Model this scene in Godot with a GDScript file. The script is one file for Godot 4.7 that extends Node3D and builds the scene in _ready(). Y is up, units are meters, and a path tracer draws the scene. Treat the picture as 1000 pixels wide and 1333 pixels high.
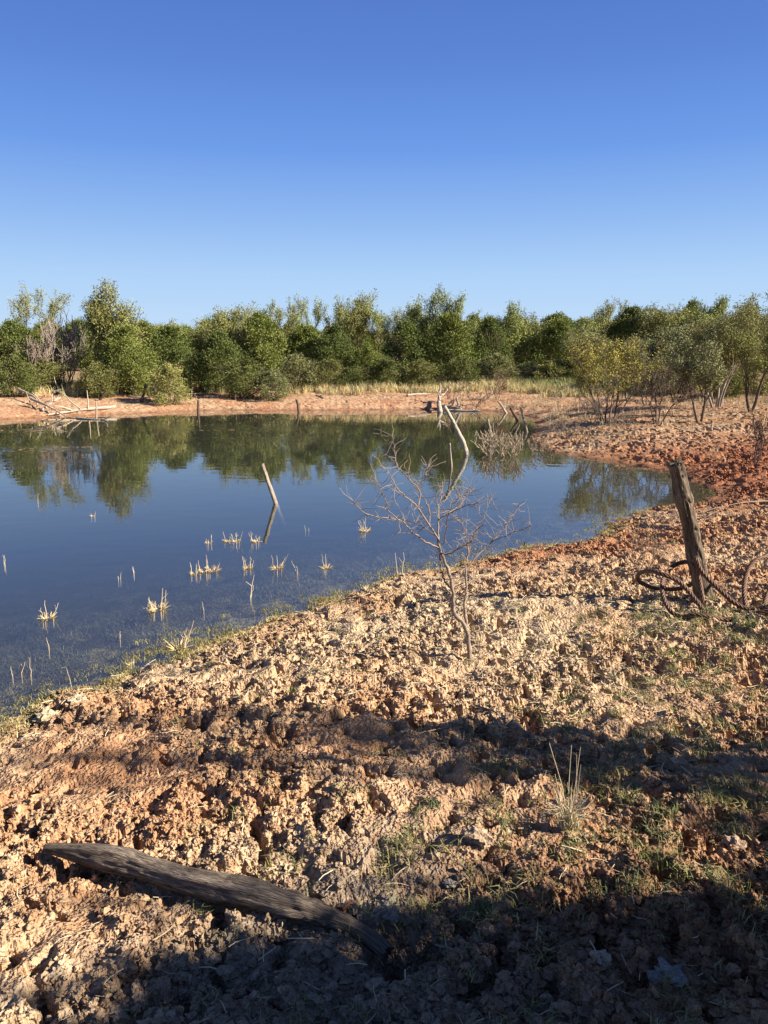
extends Node3D
# A trampled red-clay bank beside a stock pond, mesquite and juniper scrub behind it.
# Water level is y = 0, the camera stands at x = z = 0 and looks towards -z. Units are metres.

const SHORE := [[-2.23, -3.68], [-2.11, -3.93], [-1.98, -4.22], [-1.83, -4.41], [-1.7, -4.58], [-1.39, -4.99], [-1.11, -5.29], [-0.82, -5.65], [-0.39, -6.29], [0.0, -6.74], [0.75, -7.27], [1.46, -7.9], [2.33, -8.28], [2.61, -8.78], [2.83, -9.29], [3.43, -9.96], [4.48, -10.55], [4.96, -11.22], [4.97, -11.76], [4.97, -12.35], [5.02, -13.54], [4.39, -14.64], [3.76, -15.68], [3.51, -17.62], [3.9, -20.49], [4.52, -22.8], [4.77, -25.37], [3.89, -28.18], [1.72, -28.98], [-2.26, -28.57], [-6.2, -28.57], [-8.12, -27.42], [-9.64, -26.35], [-12.09, -24.45], [-14.0, -22.6], [-18.0, -19.0], [-21.0, -13.0], [-19.0, -7.0], [-13.0, -3.0], [-8.0, -2.0], [-4.5, -2.3], [-3.2, -2.9]]
const TREES := [
	[-16.89, -31.00, 2.81, 3.69, "j", 0, "dense green juniper just outside the left edge of the treeline"],
	[-15.01, -32.00, 2.78, 3.18, "j", 1, "dense juniper at the far left end of the treeline"],
	[-14.49, -34.00, 4.30, 2.63, "t", 0, "tall slender mesquite with a small high crown, leftmost above the treeline"],
	[-11.63, -33.00, 4.42, 3.67, "m", 0, "tallest broad mesquite at the left of the treeline, ragged high crown"],
	[-10.11, -31.00, 2.74, 2.92, "j", 0, "low dark juniper below the tallest left mesquite"],
	[-10.86, -30.00, 1.33, 1.79, "b", 1, "olive scrub bush in front of the grey dead tree"],
	[-13.60, -29.00, 1.47, 1.73, "b", 0, "olive green scrub bush by the left driftwood heap"],
	[-9.74, -36.00, 2.71, 3.40, "j", 1, "dark rounded juniper in the dip left of the centre-left hump"],
	[-9.42, -40.00, 3.20, 3.38, "m", 1, "loose mesquite rising left of the centre-left hump"],
	[-7.47, -38.00, 3.82, 3.58, "m", 0, "mesquite with pale ragged top forming the centre-left hump"],
	[-5.68, -36.00, 3.32, 3.40, "j", 0, "broad green juniper on the right of the centre-left hump"],
	[-6.90, -33.00, 2.56, 2.79, "j", 1, "shaded juniper under the centre-left hump"],
	[-7.90, -28.80, 1.50, 1.66, "b", 2, "pale yellow-green bush on the bank beside the left posts"],
	[-5.55, -31.00, 1.59, 2.22, "b", 0, "round dark green bush overhanging the red bank"],
	[-4.33, -30.50, 1.20, 1.67, "b", 3, "small grey-green bush beside the overhanging dark bush"],
	[-5.15, -42.00, 4.19, 2.42, "t", 0, "thin mesquite with bare twig tips right of the centre-left hump"],
	[-3.92, -42.00, 4.03, 2.59, "t", 1, "slim mesquite with feathery top left of the centre gap"],
	[-3.77, -38.00, 2.72, 3.32, "j", 0, "very dark juniper below the two slim mesquites"],
	[-2.27, -37.00, 2.71, 2.94, "j", 1, "dark conical juniper left of centre in the treeline"],
	[-1.84, -43.00, 4.50, 3.07, "m", 0, "high light green mesquite at the centre of the treeline"],
	[-0.50, -43.00, 3.75, 2.56, "t", 1, "small mesquite just right of the high central one"],
	[-0.75, -35.00, 1.97, 2.43, "j", 0, "low juniper under the high central mesquite"],
	[0.86, -44.00, 3.56, 2.62, "t", 0, "thin pale mesquite in the notch right of centre"],
	[1.01, -37.00, 2.91, 3.23, "j", 1, "broad near-black juniper right of centre"],
	[2.59, -43.00, 4.58, 2.99, "m", 1, "mesquite with a high twiggy top right of centre"],
	[3.02, -37.00, 3.33, 3.49, "j", 0, "large green juniper below the high twiggy mesquite"],
	[4.69, -43.00, 3.88, 2.48, "t", 1, "slim pale mesquite between the large juniper and the dark gap"],
	[5.16, -39.00, 3.07, 2.79, "j", 1, "dark juniper at the shaded gap right of centre"],
	[6.70, -42.00, 3.77, 3.34, "m", 1, "bright light green mesquite above the pale grass clearing"],
	[8.29, -43.00, 3.58, 3.07, "m", 0, "feathery mesquite right of the pale grass clearing"],
	[9.02, -41.00, 2.91, 3.26, "j", 0, "low green juniper where the skyline dips on the right"],
	[10.88, -43.00, 3.08, 3.42, "m", 1, "mesquite at the lowest part of the right skyline"],
	[12.79, -45.00, 4.22, 2.77, "t", 0, "mesquite poking above the right skyline dip"],
	[13.31, -43.00, 3.67, 3.84, "j", 1, "dark juniper on the right skyline behind the yellow bush"],
	[14.63, -42.00, 3.69, 3.96, "m", 0, "grey-green mesquite on the right skyline"],
	[16.96, -44.00, 3.90, 3.71, "j", 0, "dark juniper behind the many-stemmed mesquite"],
	[11.24, -33.00, 2.38, 3.28, "m", 3, "soft grey-green mesquite behind the bare twiggy shrub"],
	[16.43, -40.00, 3.95, 3.18, "m", 1, "high mesquite near the right end of the skyline"],
	[15.39, -31.00, 3.88, 3.69, "m", 0, "tall mesquite cut by the right edge of the photograph"],
	[16.79, -30.00, 3.36, 3.57, "j", 0, "juniper just outside the right edge of the treeline"],
	[12.88, -27.00, 1.56, 2.14, "b", 2, "yellow-green bush at the right edge under the tall mesquite"],
	[11.82, -30.00, 2.76, 3.28, "m", 3, "soft sage-green mesquite right behind the many-stemmed one"],
	[15.22, -34.00, 3.01, 3.38, "m", 1, "light green mesquite between the many-stemmed and the cut-off one"],
	[10.11, -31.00, 2.12, 2.15, "m", 3, "low grey-green mesquite just behind the yellow-green bushy one"],
	[9.72, -37.00, 2.58, 3.31, "m", 3, "pale green mesquite left behind the yellow-green bushy one"],
	[-7.87, -33.00, 1.57, 1.97, "b", 0, "dark understorey bush between the pale yellow-green bush and the overhanging one"],
	[-3.75, -33.50, 1.56, 2.00, "b", 3, "greyish understorey bush below the two slim mesquites"],
	[-2.48, -34.00, 1.26, 1.86, "b", 1, "olive understorey bush at the left start of the pale grass"],
	[-1.49, -34.00, 0.99, 1.52, "b", 0, "small dark bush at the foot of the high central mesquite"],
	[0.17, -34.50, 1.31, 2.06, "b", 0, "dark understorey bush right of the high central mesquite"],
	[1.61, -34.50, 1.25, 2.06, "b", 1, "olive understorey bush above the far log pile"],
	[3.41, -35.00, 1.34, 2.09, "b", 0, "dark understorey bush above the leaning stems"],
	[5.08, -36.00, 1.39, 2.14, "b", 3, "sage understorey bush below the bright light green mesquite"],
	[8.93, -36.00, 1.56, 2.50, "b", 1, "olive bush left behind the yellow-green bushy mesquite"],
	[10.72, -29.00, 1.22, 2.02, "b", 3, "sage bush behind the dark tangled dead shrub"],
	[11.26, -26.00, 1.00, 1.55, "b", 1, "olive bush behind the many-stemmed mesquite's foot"],
	[-10.05, -31.50, 1.80, 1.88, "b", 1, "olive bush at the foot of the low dark left juniper"],
	[-13.49, -31.50, 1.22, 1.88, "b", 1, "olive bush behind the brown leafless shrub"],
	[7.71, -36.00, 1.13, 2.14, "b", 2, "bright green bush in the grass clearing"],
	[6.84, -37.00, 0.94, 1.84, "b", 3, "small sage bush at the left of the grass clearing"],
]
const STAKES := [
	[[-1.48, -0.0, -10.41], [-0.17, 0.54, 0.0], 0.032, 0, "pale leaning stake standing alone in open water left of centre"],
	[[1.23, -0.0, -13.95], [-0.04, 0.43, 0.0], 0.022, 0, "short upright grey stake in front of the bent bleached trunk"],
	[[2.47, -0.0, -17.34], [-0.15, 0.58, 0.0], 0.028, 0, "pale slanting stake inside the dead brush clump"],
	[[3.78, -0.0, -20.49], [-0.18, 0.63, 0.0], 0.034, 0, "pale slanting stake at the right shore of the pond"],
	[[4.14, -0.0, -23.92], [-0.25, 0.4, 0.0], 0.047, 1, "dark leaning stake between two pale ones by the shore"],
	[[4.26, -0.0, -27.12], [-0.28, 0.4, 0.0], 0.042, 0, "pale thin stake leaning left farthest back by the shore"],
	[[2.82, 0.04, -28.83], [-0.15, 0.42, 0.0], 0.048, 0, "pale stick jutting up from the far log pile"],
	[[-9.02, 0.28, -28.99], [0.21, 0.65, 0.0], 0.056, 1, "dark forked post leaning right on the far left bank"],
	[[-10.47, 0.33, -28.65], [0.31, 0.39, 0.0], 0.048, 1, "dark thin post leaning right beside the driftwood"],
	[[-7.46, 0.3, -30.19], [0.08, 0.47, 0.0], 0.050, 1, "thin upright stake on the far bank below the pale bush"],
	[[-6.3, -0.0, -26.36], [0.02, 0.49, 0.0], 0.044, 1, "short grey stake at the far waterline left of the dark bush"],
	[[-3.06, -0.01, -27.9], [-0.07, 0.44, 0.0], 0.046, 1, "crooked thin stake at the far waterline left of centre"],
	[[-9.18, -0.0, -24.8], [0.04, 0.56, 0.0], 0.028, 0, "pale thin upright stick in the water by the driftwood"],
	[[0.93, 0.54, -34.96], [-0.0, 0.68, 0.0], 0.058, 1, "thin post in the pale grass right of centre"],
	[[-5.76, 0.27, -30.19], [0.01, 0.32, 0.0], 0.050, 1, "stubby dark stake below the overhanging bush"],
]
const BENT_TRUNK := [[1.69, -0.0, -15.71], [1.61, 0.26, -15.71], [1.5, 0.47, -15.71], [1.4, 0.67, -15.71], [1.3, 0.84, -15.71], [1.22, 0.98, -15.71]]
const BENT_FORK := [[1.43, 0.61, -15.71], [1.49, 0.73, -15.71], [1.54, 0.85, -15.71]]
const BENT_STUB := [[1.6, 0.17, -15.71], [1.53, 0.29, -15.71]]
const REEDS := [
	[-1.81, -5.90, 0.235, 6, "largest bleached reed clump standing in the shallows at left, four stalks"],
	[-2.60, -5.70, 0.168, 4, "bleached reed stub with forked stalks near the left edge"],
	[-1.77, -6.94, 0.129, 3, "leftmost of three reed stubs grouped in the left shallows"],
	[-1.69, -7.00, 0.145, 4, "middle of three reed stubs grouped in the left shallows"],
	[-1.62, -7.05, 0.189, 4, "rightmost of three reed stubs grouped in the left shallows"],
	[-1.30, -7.14, 0.147, 5, "wide low reed stub before the leaning stake's reflection"],
	[-1.16, -6.19, 0.245, 2, "thin pair of stalks below the wide low reed stub"],
	[-1.90, -8.14, 0.117, 3, "small reed stub in a row, leftmost far row"],
	[-1.71, -8.21, 0.134, 3, "small reed stub in a row, second of the far row"],
	[-1.61, -8.21, 0.151, 4, "small reed stub in a row, third of the far row"],
	[-1.40, -8.21, 0.151, 4, "small reed stub in a row, rightmost of the far row"],
	[-1.02, -7.14, 0.192, 4, "tilted reed stub right of the leaning stake's reflection"],
	[-0.79, -7.00, 0.159, 2, "V-shaped pair of stalks right of the tilted reed stub"],
	[-0.56, -7.14, 0.162, 3, "small forked reed stub between the V-shaped pair and the shore clump"],
	[-0.22, -8.70, 0.195, 5, "reed stub behind the left twigs of the bare sapling"],
	[-1.43, -5.08, 0.249, 4, "tall upright stalks on the grassy shoreline at left"],
	[-1.92, -4.44, 0.164, 1, "single bent straw stalk hooked over at the left shoreline"],
	[-2.35, -4.64, 0.090, 2, "low pair of stalks by the left edge of the water"],
	[-2.25, -4.62, 0.150, 1, "thin single stalk near the left edge of the water"],
	[-2.33, -5.08, 0.098, 1, "short slanting stalk below the forked left stub"],
	[-1.67, -4.80, 0.062, 3, "tiny straw tuft at the grassy shoreline left"],
	[-2.41, -6.76, 0.070, 2, "tiny twig pair in open water left"],
	[-2.32, -7.00, 0.072, 2, "tiny twig stub in the water above the largest clump"],
	[-4.76, -10.45, 0.169, 1, "lone pale stalk in the far left reflection"],
	[-3.70, -7.27, 0.135, 2, "pale forked stalk at the very left edge of the pond"],
	[0.16, -6.88, 0.285, 2, "thin stalks at the algae edge left of the sapling"],
	[-1.91, -5.30, 0.056, 1, "tiny stalk between the largest clump and the left edge"],
	[-1.44, -5.90, 0.087, 1, "short bare stalk below the grouped stubs"],
	[-3.69, -9.58, 0.078, 4, "floating dark twigs in the left tree reflection"],
	[-0.90, -8.81, 0.072, 2, "tiny twig stub behind the V-shaped pair"],
]
const SAPLING := [
	["trunk", [[0.494, 0.298, -4.149], [0.464, 0.485, -4.144], [0.392, 0.586, -4.139], [0.385, 0.706, -4.134], [0.353, 0.84, -4.129], [0.307, 0.942, -4.124], [0.296, 1.013, -4.119]], 0.019, 0.0085],
	["trunk", [[0.465, 0.499, -4.149], [0.457, 0.612, -4.169], [0.464, 0.71, -4.189], [0.459, 0.808, -4.209], [0.474, 0.915, -4.229], [0.471, 0.952, -4.249]], 0.0115, 0.005],
	["branch", [[0.296, 1.013, -4.119], [0.244, 1.101, -4.081], [0.17, 1.211, -4.043], [0.089, 1.289, -4.005], [0.038, 1.37, -3.967], [0.015, 1.427, -3.929]], 0.007, 0.002],
	["branch", [[0.185, 1.195, -4.049], [0.187, 1.285, -4.079], [0.11, 1.367, -4.109], [0.068, 1.42, -4.139], [0.063, 1.469, -4.169], [0.044, 1.566, -4.199]], 0.005, 0.0015],
	["branch", [[0.296, 1.009, -4.119], [0.302, 1.124, -4.157], [0.301, 1.186, -4.194], [0.32, 1.229, -4.232], [0.329, 1.302, -4.269]], 0.007, 0.002],
	["branch", [[0.301, 1.111, -4.149], [0.363, 1.145, -4.199], [0.421, 1.17, -4.249], [0.465, 1.216, -4.299], [0.515, 1.248, -4.349]], 0.005, 0.0016],
	["branch", [[0.348, 1.135, -4.189], [0.425, 1.194, -4.094], [0.498, 1.238, -3.999]], 0.0045, 0.0016],
	["branch", [[0.299, 0.962, -4.119], [0.217, 1.012, -4.083], [0.148, 1.07, -4.046], [0.09, 1.136, -4.009], [-0.004, 1.163, -3.973], [-0.095, 1.189, -3.936], [-0.153, 1.262, -3.899]], 0.006, 0.0018],
	["branch", [[0.082, 1.147, -3.969], [0.024, 1.197, -3.989], [0.001, 1.26, -4.009], [-0.032, 1.332, -4.029], [-0.06, 1.362, -4.049]], 0.004, 0.0014],
	["branch", [[0.461, 0.805, -4.219], [0.529, 0.875, -4.265], [0.604, 0.936, -4.311], [0.69, 1.009, -4.357], [0.746, 1.072, -4.403], [0.793, 1.131, -4.449]], 0.005, 0.0014],
	["branch", [[0.607, 0.932, -4.329], [0.663, 0.97, -4.303], [0.747, 1.017, -4.276], [0.831, 1.059, -4.249]], 0.0035, 0.0012],
	["branch", [[0.312, 0.941, -4.129], [0.344, 0.93, -4.093], [0.407, 0.974, -4.057], [0.459, 1.018, -4.021], [0.482, 1.084, -3.985], [0.523, 1.13, -3.949]], 0.005, 0.0015],
	["branch", [[0.471, 0.941, -4.249], [0.448, 1.061, -4.216], [0.407, 1.099, -4.183], [0.379, 1.121, -4.149]], 0.0035, 0.0012],
	["branch", [[0.38, 0.713, -4.139], [0.34, 0.757, -4.136], [0.319, 0.819, -4.132], [0.313, 0.881, -4.128], [0.307, 0.942, -4.124]], 0.006, 0.004],
	["branch", [[0.381, 0.702, -4.149], [0.424, 0.658, -4.174], [0.478, 0.608, -4.199]], 0.003, 0.0015],
	["branch", [[0.296, 1.013, -4.119], [0.26, 1.033, -4.164], [0.213, 1.063, -4.209], [0.145, 1.083, -4.254], [0.096, 1.082, -4.299]], 0.0045, 0.0016],
	["branch", [[0.245, 1.099, -4.089], [0.252, 1.158, -4.134], [0.219, 1.228, -4.179], [0.152, 1.31, -4.224], [0.124, 1.372, -4.269]], 0.004, 0.0014],
	["branch", [[0.331, 0.981, -4.129], [0.335, 1.074, -4.072], [0.338, 1.154, -4.014], [0.355, 1.232, -3.957], [0.386, 1.28, -3.899]], 0.004, 0.0014],
	["branch", [[0.189, 1.273, -4.149], [0.197, 1.315, -4.133], [0.224, 1.385, -4.116], [0.237, 1.421, -4.099]], 0.0028, 0.001],
	["branch", [[0.477, 0.9, -4.249], [0.507, 0.987, -4.274], [0.549, 1.063, -4.299], [0.59, 1.14, -4.324], [0.602, 1.187, -4.349]], 0.003, 0.001],
]
const POST := [[2.234, 0.274, -5.128], [2.181, 0.468, -5.128], [2.12, 0.697, -5.128], [2.061, 0.912, -5.128], [2.005, 1.097, -5.128], [1.95, 1.289, -5.128]]
const CABLES := {
	"a": [[2.045, 0.384, -4.708], [2.026, 0.424, -4.748], [1.983, 0.489, -4.828], [1.923, 0.549, -4.868], [1.842, 0.58, -4.908], [1.781, 0.579, -5.008], [1.759, 0.517, -5.148], [1.789, 0.442, -5.228], [1.887, 0.393, -5.248], [2.02, 0.381, -5.228], [2.115, 0.415, -5.188], [2.145, 0.497, -5.108], [2.119, 0.583, -5.028], [2.092, 0.658, -5.028], [2.123, 0.573, -5.108], [2.136, 0.515, -5.048], [2.132, 0.445, -4.988], [2.136, 0.37, -4.948]],
	"b": [[2.106, 0.604, -5.078], [2.081, 0.597, -5.168], [2.001, 0.577, -5.148], [1.912, 0.55, -5.048], [1.844, 0.507, -4.928], [1.823, 0.446, -4.828], [1.837, 0.389, -4.728], [1.887, 0.344, -4.668], [1.941, 0.323, -4.628], [2.023, 0.312, -4.608], [2.124, 0.312, -4.608], [2.213, 0.324, -4.608]],
	"c": [[2.096, 0.664, -5.028], [2.114, 0.594, -4.988], [2.16, 0.532, -4.928], [2.213, 0.477, -4.848], [2.273, 0.423, -4.788], [2.361, 0.394, -4.748], [2.468, 0.39, -4.708], [2.549, 0.423, -4.628]],
	"d": [[2.808, 0.656, -5.178], [2.649, 0.643, -5.128], [2.54, 0.642, -5.078], [2.46, 0.595, -5.028], [2.416, 0.535, -4.978], [2.381, 0.47, -4.908], [2.353, 0.404, -4.808], [2.348, 0.346, -4.748], [2.346, 0.298, -4.648], [2.346, 0.27, -4.548], [2.376, 0.243, -4.468], [2.454, 0.244, -4.408]],
	"e": [[2.208, 0.287, -4.628], [2.23, 0.328, -4.648], [2.329, 0.344, -4.668], [2.454, 0.345, -4.648], [2.545, 0.365, -4.608]],
	"f": [[2.209, 0.298, -4.568], [2.3, 0.294, -4.548], [2.391, 0.285, -4.508], [2.492, 0.281, -4.488]],
	"g": [[2.203, 0.312, -4.608], [2.292, 0.349, -4.688], [2.376, 0.326, -4.668], [2.492, 0.31, -4.648], [2.573, 0.307, -4.608]],
	"h": [[2.532, 0.352, -4.928], [2.604, 0.42, -5.028], [2.666, 0.468, -5.078], [2.753, 0.466, -5.128], [2.86, 0.399, -5.178]],
}
const LOG := [[-1.163, 0.282, -2.379], [-1.019, 0.288, -2.337], [-0.871, 0.302, -2.287], [-0.667, 0.319, -2.197], [-0.481, 0.327, -2.129], [-0.328, 0.339, -2.073], [-0.184, 0.345, -2.027], [-0.068, 0.347, -1.98], [0.011, 0.356, -1.927]]
const SUN := Vector3(0.84, 0.53, 0.18)
const RIGHT := [
	[5.83, -20.3, 2.31, 3.02, 7, 3, 4, 0.8, 6, 0.3, "y", Color(0.2, 0.145, 0.115), "bushy young mesquite with yellow-green crown over bare stems"],
	[7.78, -19.13, 2.25, 1.8, 3, 3, 5, 0.5, 9, 0.35, "s", Color(0.13, 0.1, 0.08), "small dark-stemmed mesquite with wispy grey-green crown"],
	[9.71, -22.79, 3.15, 2.6, 5, 3, 5, 0.4, 12, 0.3, "g", Color(0.33, 0.28, 0.23), "many-stemmed pale-trunked mesquite, tallest on the right bank"],
	[9.59, -20.34, 2.4, 1.62, 2, 3, 5, 0.35, 12, 0.4, "g", Color(0.11, 0.085, 0.07), "thin dark-trunked mesquite near the right edge"],
	[8.36, -24.79, 1.98, 1.97, 4, 3, 4, 0.5, 7, 0.25, "s", Color(0.2, 0.16, 0.13), "wispy sage-coloured shrub between the bushy and the bare ones"],
]
const BARE := [
	[6.53, -18.5, 1.49, 1.75, 4, 3, 4, 0.6, Color(0.17, 0.12, 0.095), 0.006, "bare brown shrub with crossing stems beside the bushy mesquite"],
	[9.94, -26.57, 1.49, 1.85, 6, 3, 5, 0.7, Color(0.12, 0.095, 0.08), 0.008, "dark tangled dead shrub behind the bare brown one"],
	[6.23, -12.85, 0.92, 0.77, 4, 3, 3, 0.6, Color(0.16, 0.11, 0.09), 0.005, "small thorny bare shrub on red clay at the right edge"],
	[2.13, -6.14, 0.43, 0.43, 5, 3, 3, 0.55, Color(0.34, 0.25, 0.18), 0.0022, "fine twiggy bare shrub just left of the fence post"],
	[2.43, -15.71, 0.81, 1.33, 22, 2, 3, 0.55, Color(0.44, 0.35, 0.25), 0.007, "pale dead brush clump standing in the water among the stakes"],
	[3.43, -28.96, 0.93, 1.73, 3, 2, 3, 0.9, Color(0.2, 0.15, 0.12), 0.009, "bare dark shrub with two leaning stems on the far bank"],
	[4.37, -30.19, 1.17, 1.35, 3, 3, 3, 0.5, Color(0.26, 0.17, 0.12), 0.008, "reddish bare shrub on the far bank right of the leaning stems"],
	[2.65, -29.93, 0.9, 1.34, 4, 2, 3, 0.6, Color(0.24, 0.18, 0.14), 0.008, "small bare shrub above the far log pile"],
	[-13.41, -32.93, 3.29, 3.43, 7, 3, 5, 0.7, Color(0.36, 0.31, 0.26), 0.01, "grey leafless tree amid the left scrub"],
	[-14.13, -31.62, 2.51, 2.51, 6, 3, 5, 0.8, Color(0.32, 0.26, 0.215), 0.01, "brown leafless shrub left of the grey leafless tree"],
	[5.13, -19.02, 0.95, 1.13, 7, 2, 4, 0.9, Color(0.24, 0.19, 0.15), 0.005, "low dry brush at the foot of the bushy mesquite"],
	[4.19, -17.94, 0.58, 1.07, 9, 2, 3, 1.0, Color(0.32, 0.25, 0.19), 0.005, "sprawling dry brush by the shore left of the bushy mesquite"],
	[5.37, -17.47, 0.47, 0.87, 8, 2, 3, 1.0, Color(0.3, 0.23, 0.17), 0.005, "low dead twigs right below the bushy mesquite"],
	[3.19, -15.97, 0.45, 0.63, 9, 2, 3, 0.8, Color(0.38, 0.3, 0.22), 0.005, "straw-coloured dead brush at the shore corner"],
]
const DRIFT := [
	[-9.41, -27.26, -11.01, -25.42, 0.05, 0.05, 0.07, "long pale driftwood limb along the far left waterline"],
	[-12.18, -26.85, -10.43, -25.42, 0.25, 0.06, 0.05, "slanting grey limb on the left driftwood heap"],
	[-11.36, -25.86, -11.07, -26.73, 0.05, 0.35, 0.05, "upright forked limb of the left driftwood heap"],
	[-13.19, -28.21, -11.59, -25.97, 0.35, 0.03, 0.04, "small bleached limb at the far left of the heap"],
	[-9.81, -24.8, -8.62, -24.21, 0.03, 0.02, 0.04, "low wet limb lying in the water by the driftwood"],
	[-9.81, -30.21, -8.04, -28.63, 0.06, 0.05, 0.04, "thin dark limb lying on the far bank by the forked post"],
	[-12.73, -30.11, -12.91, -31.74, 0.08, 0.22, 0.07, "short dark limb at the foot of the left scrub"],
	[2.04, -29.06, 2.85, -28.59, 0.1, 0.06, 0.09, "thick bleached log on top of the far log pile"],
	[2.15, -28.24, 3.44, -27.9, 0.04, 0.04, 0.06, "long pale log under the far log pile"],
	[1.98, -27.45, 2.14, -30.18, 0.03, 0.25, 0.1, "bleached stump end standing at the left of the log pile"],
	[-2.71, -31.32, -2.26, -30.56, 0.04, 0.03, 0.04, "short dark stick on the far bank right of the crooked stake"],
	[0.92, -31.31, 1.89, -32.09, 0.04, 0.05, 0.05, "dark limb lying on the far bank left of the log pile"],
	[4.65, -9.2, 3.74, -8.89, 0.01, 0.008, 0.008, "long thin dead branch lying on the clay beyond the post"],
	[4.11, -8.09, 3.4, -8.81, 0.01, 0.006, 0.006, "thin straight stick on the clay right of the post top"],
]
const TUSSOCK := [
	[0.64, -2.42, 0.15, 110, Color(0.5, 0.43, 0.28), "tall pale dry grass tussock with seed stalks in the foreground shade", 7],
	[0.69, -2.31, 0.1, 40, Color(0.34, 0.27, 0.17), "short tan tussock close behind the seed-stalk tussock"],
	[0.9, -2.2, 0.1, 40, Color(0.16, 0.18, 0.06), "bright green tussock in the lit strip at lower right"],
	[1.05, -3.26, 0.06, 30, Color(0.2, 0.21, 0.09), "small green tuft at the edge of the upper shadow"],
	[1.74, -3.77, 0.06, 34, Color(0.17, 0.19, 0.07), "green tuft on the clay below the cable tangle"],
	[1.01, -2.03, 0.08, 36, Color(0.36, 0.3, 0.15), "dry yellowish tussock at the lower right edge"],
	[0.32, -1.99, 0.07, 30, Color(0.26, 0.25, 0.12), "thin grass tuft in the deep shade right of the log"],
	[0.63, -3.81, 0.05, 24, Color(0.3, 0.27, 0.14), "small dry tuft right of the sapling foot"],
	[0.57, -4.37, 0.13, 26, Color(0.5, 0.4, 0.26), "straw-coloured grass at the foot of the bare sapling"],
	[1.79, -5.44, 0.1, 60, Color(0.55, 0.44, 0.28), "flattened straw clump left of the cable loops"],
	[-0.15, -6.38, 0.07, 60, Color(0.58, 0.48, 0.32), "bleached grass clump on the shoreline left of the sapling"],
]
const LUMPS := [
	[-1.84, -3.92, 0.075, Color(0.55, 0.46, 0.31), "bleached straw-matted mound at the left shoreline"],
	[-1.71, -4.02, 0.055, Color(0.5, 0.42, 0.3), "smaller bleached mound beside the straw-matted one"],
	[0.02, -2.03, 0.036, Color(0.25, 0.225, 0.19), "dark grey clod at the buried end of the log"],
	[-0.11, -2.08, 0.034, Color(0.3, 0.16, 0.1), "reddish clod touching the upper side of the log"],
	[0.01, -2.1, 0.028, Color(0.36, 0.32, 0.27), "pale grey clod behind the dark grey one"],
	[-0.89, -1.82, 0.026, Color(0.46, 0.36, 0.26), "smooth tan stone at the lower left"],
	[0.58, -1.8, 0.03, Color(0.42, 0.36, 0.28), "pale angular stone in the dark lower right"],
	[0.43, -2.43, 0.045, Color(0.5, 0.38, 0.27), "upstanding pale clod left of the dry tussock"],
	[0.32, -2.35, 0.05, Color(0.48, 0.36, 0.25), "crumbling pale clod at the edge of the lower shadow"],
	[0.75, -1.76, 0.05, Color(0.31, 0.285, 0.26), "flat greyish clod in the deep shade at lower right"],
	[1.17, -2.31, 0.035, Color(0.44, 0.32, 0.23), "pinkish clod at the right edge among green grass"],
	[0.79, -2.11, 0.03, Color(0.46, 0.23, 0.14), "orange clod in the lit strip at lower right"],
	[-0.52, -3.08, 0.06, Color(0.4, 0.25, 0.16), "rounded ridge of clay in the middle of the upper shadow"],
	[-1.2, -3.88, 0.05, Color(0.56, 0.46, 0.32), "pale crusted clod near the grassy shoreline"],
	[0.21, -2.18, 0.022, Color(0.4, 0.36, 0.3), "small whitish stone between the log and the lower shadow"],
]
const LOG_Y := [0.335, 0.345, 0.352, 0.358, 0.362, 0.364, 0.358, 0.342, 0.315]
const SHADE := [
	[4.0, -0.62, 2.9, 2.5, "j", "dense juniper beside the photographer, outside the right of the frame", 0],
	[5.3, -1.90, 4.8, 0.85, "m", "slim airy mesquite farthest forward of those outside the right of the frame", 4],
	[6.1, -0.50, 4.4, 1.3, "m", "airy mesquite behind the juniper outside the right of the frame", 7],
	[1.9, 2.8, 3.8, 3.2, "j", "tall juniper behind the photographer's right shoulder", 0],
	[-2.4, 3.6, 3.4, 3.2, "j", "rounded juniper behind the photographer's left shoulder", 0],
]

var rng := RandomNumberGenerator.new()
var taken := {}
var mats := {}
var n_bank: FastNoiseLite
var n_shore: FastNoiseLite
var n_lump: FastNoiseLite
var n_plate: FastNoiseLite
var n_clod: FastNoiseLite
var n_crumb: FastNoiseLite
var n_pit: FastNoiseLite
var n_gap: FastNoiseLite
var n_rough: FastNoiseLite
var n_tone: FastNoiseLite
var n_tone2: FastNoiseLite
var n_fine: FastNoiseLite
const SX0 := -28.0
const SZ0 := -40.0
const SC := 0.25
const SNX := 176
const SNZ := 172
var shore_grid := PackedFloat32Array()


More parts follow.
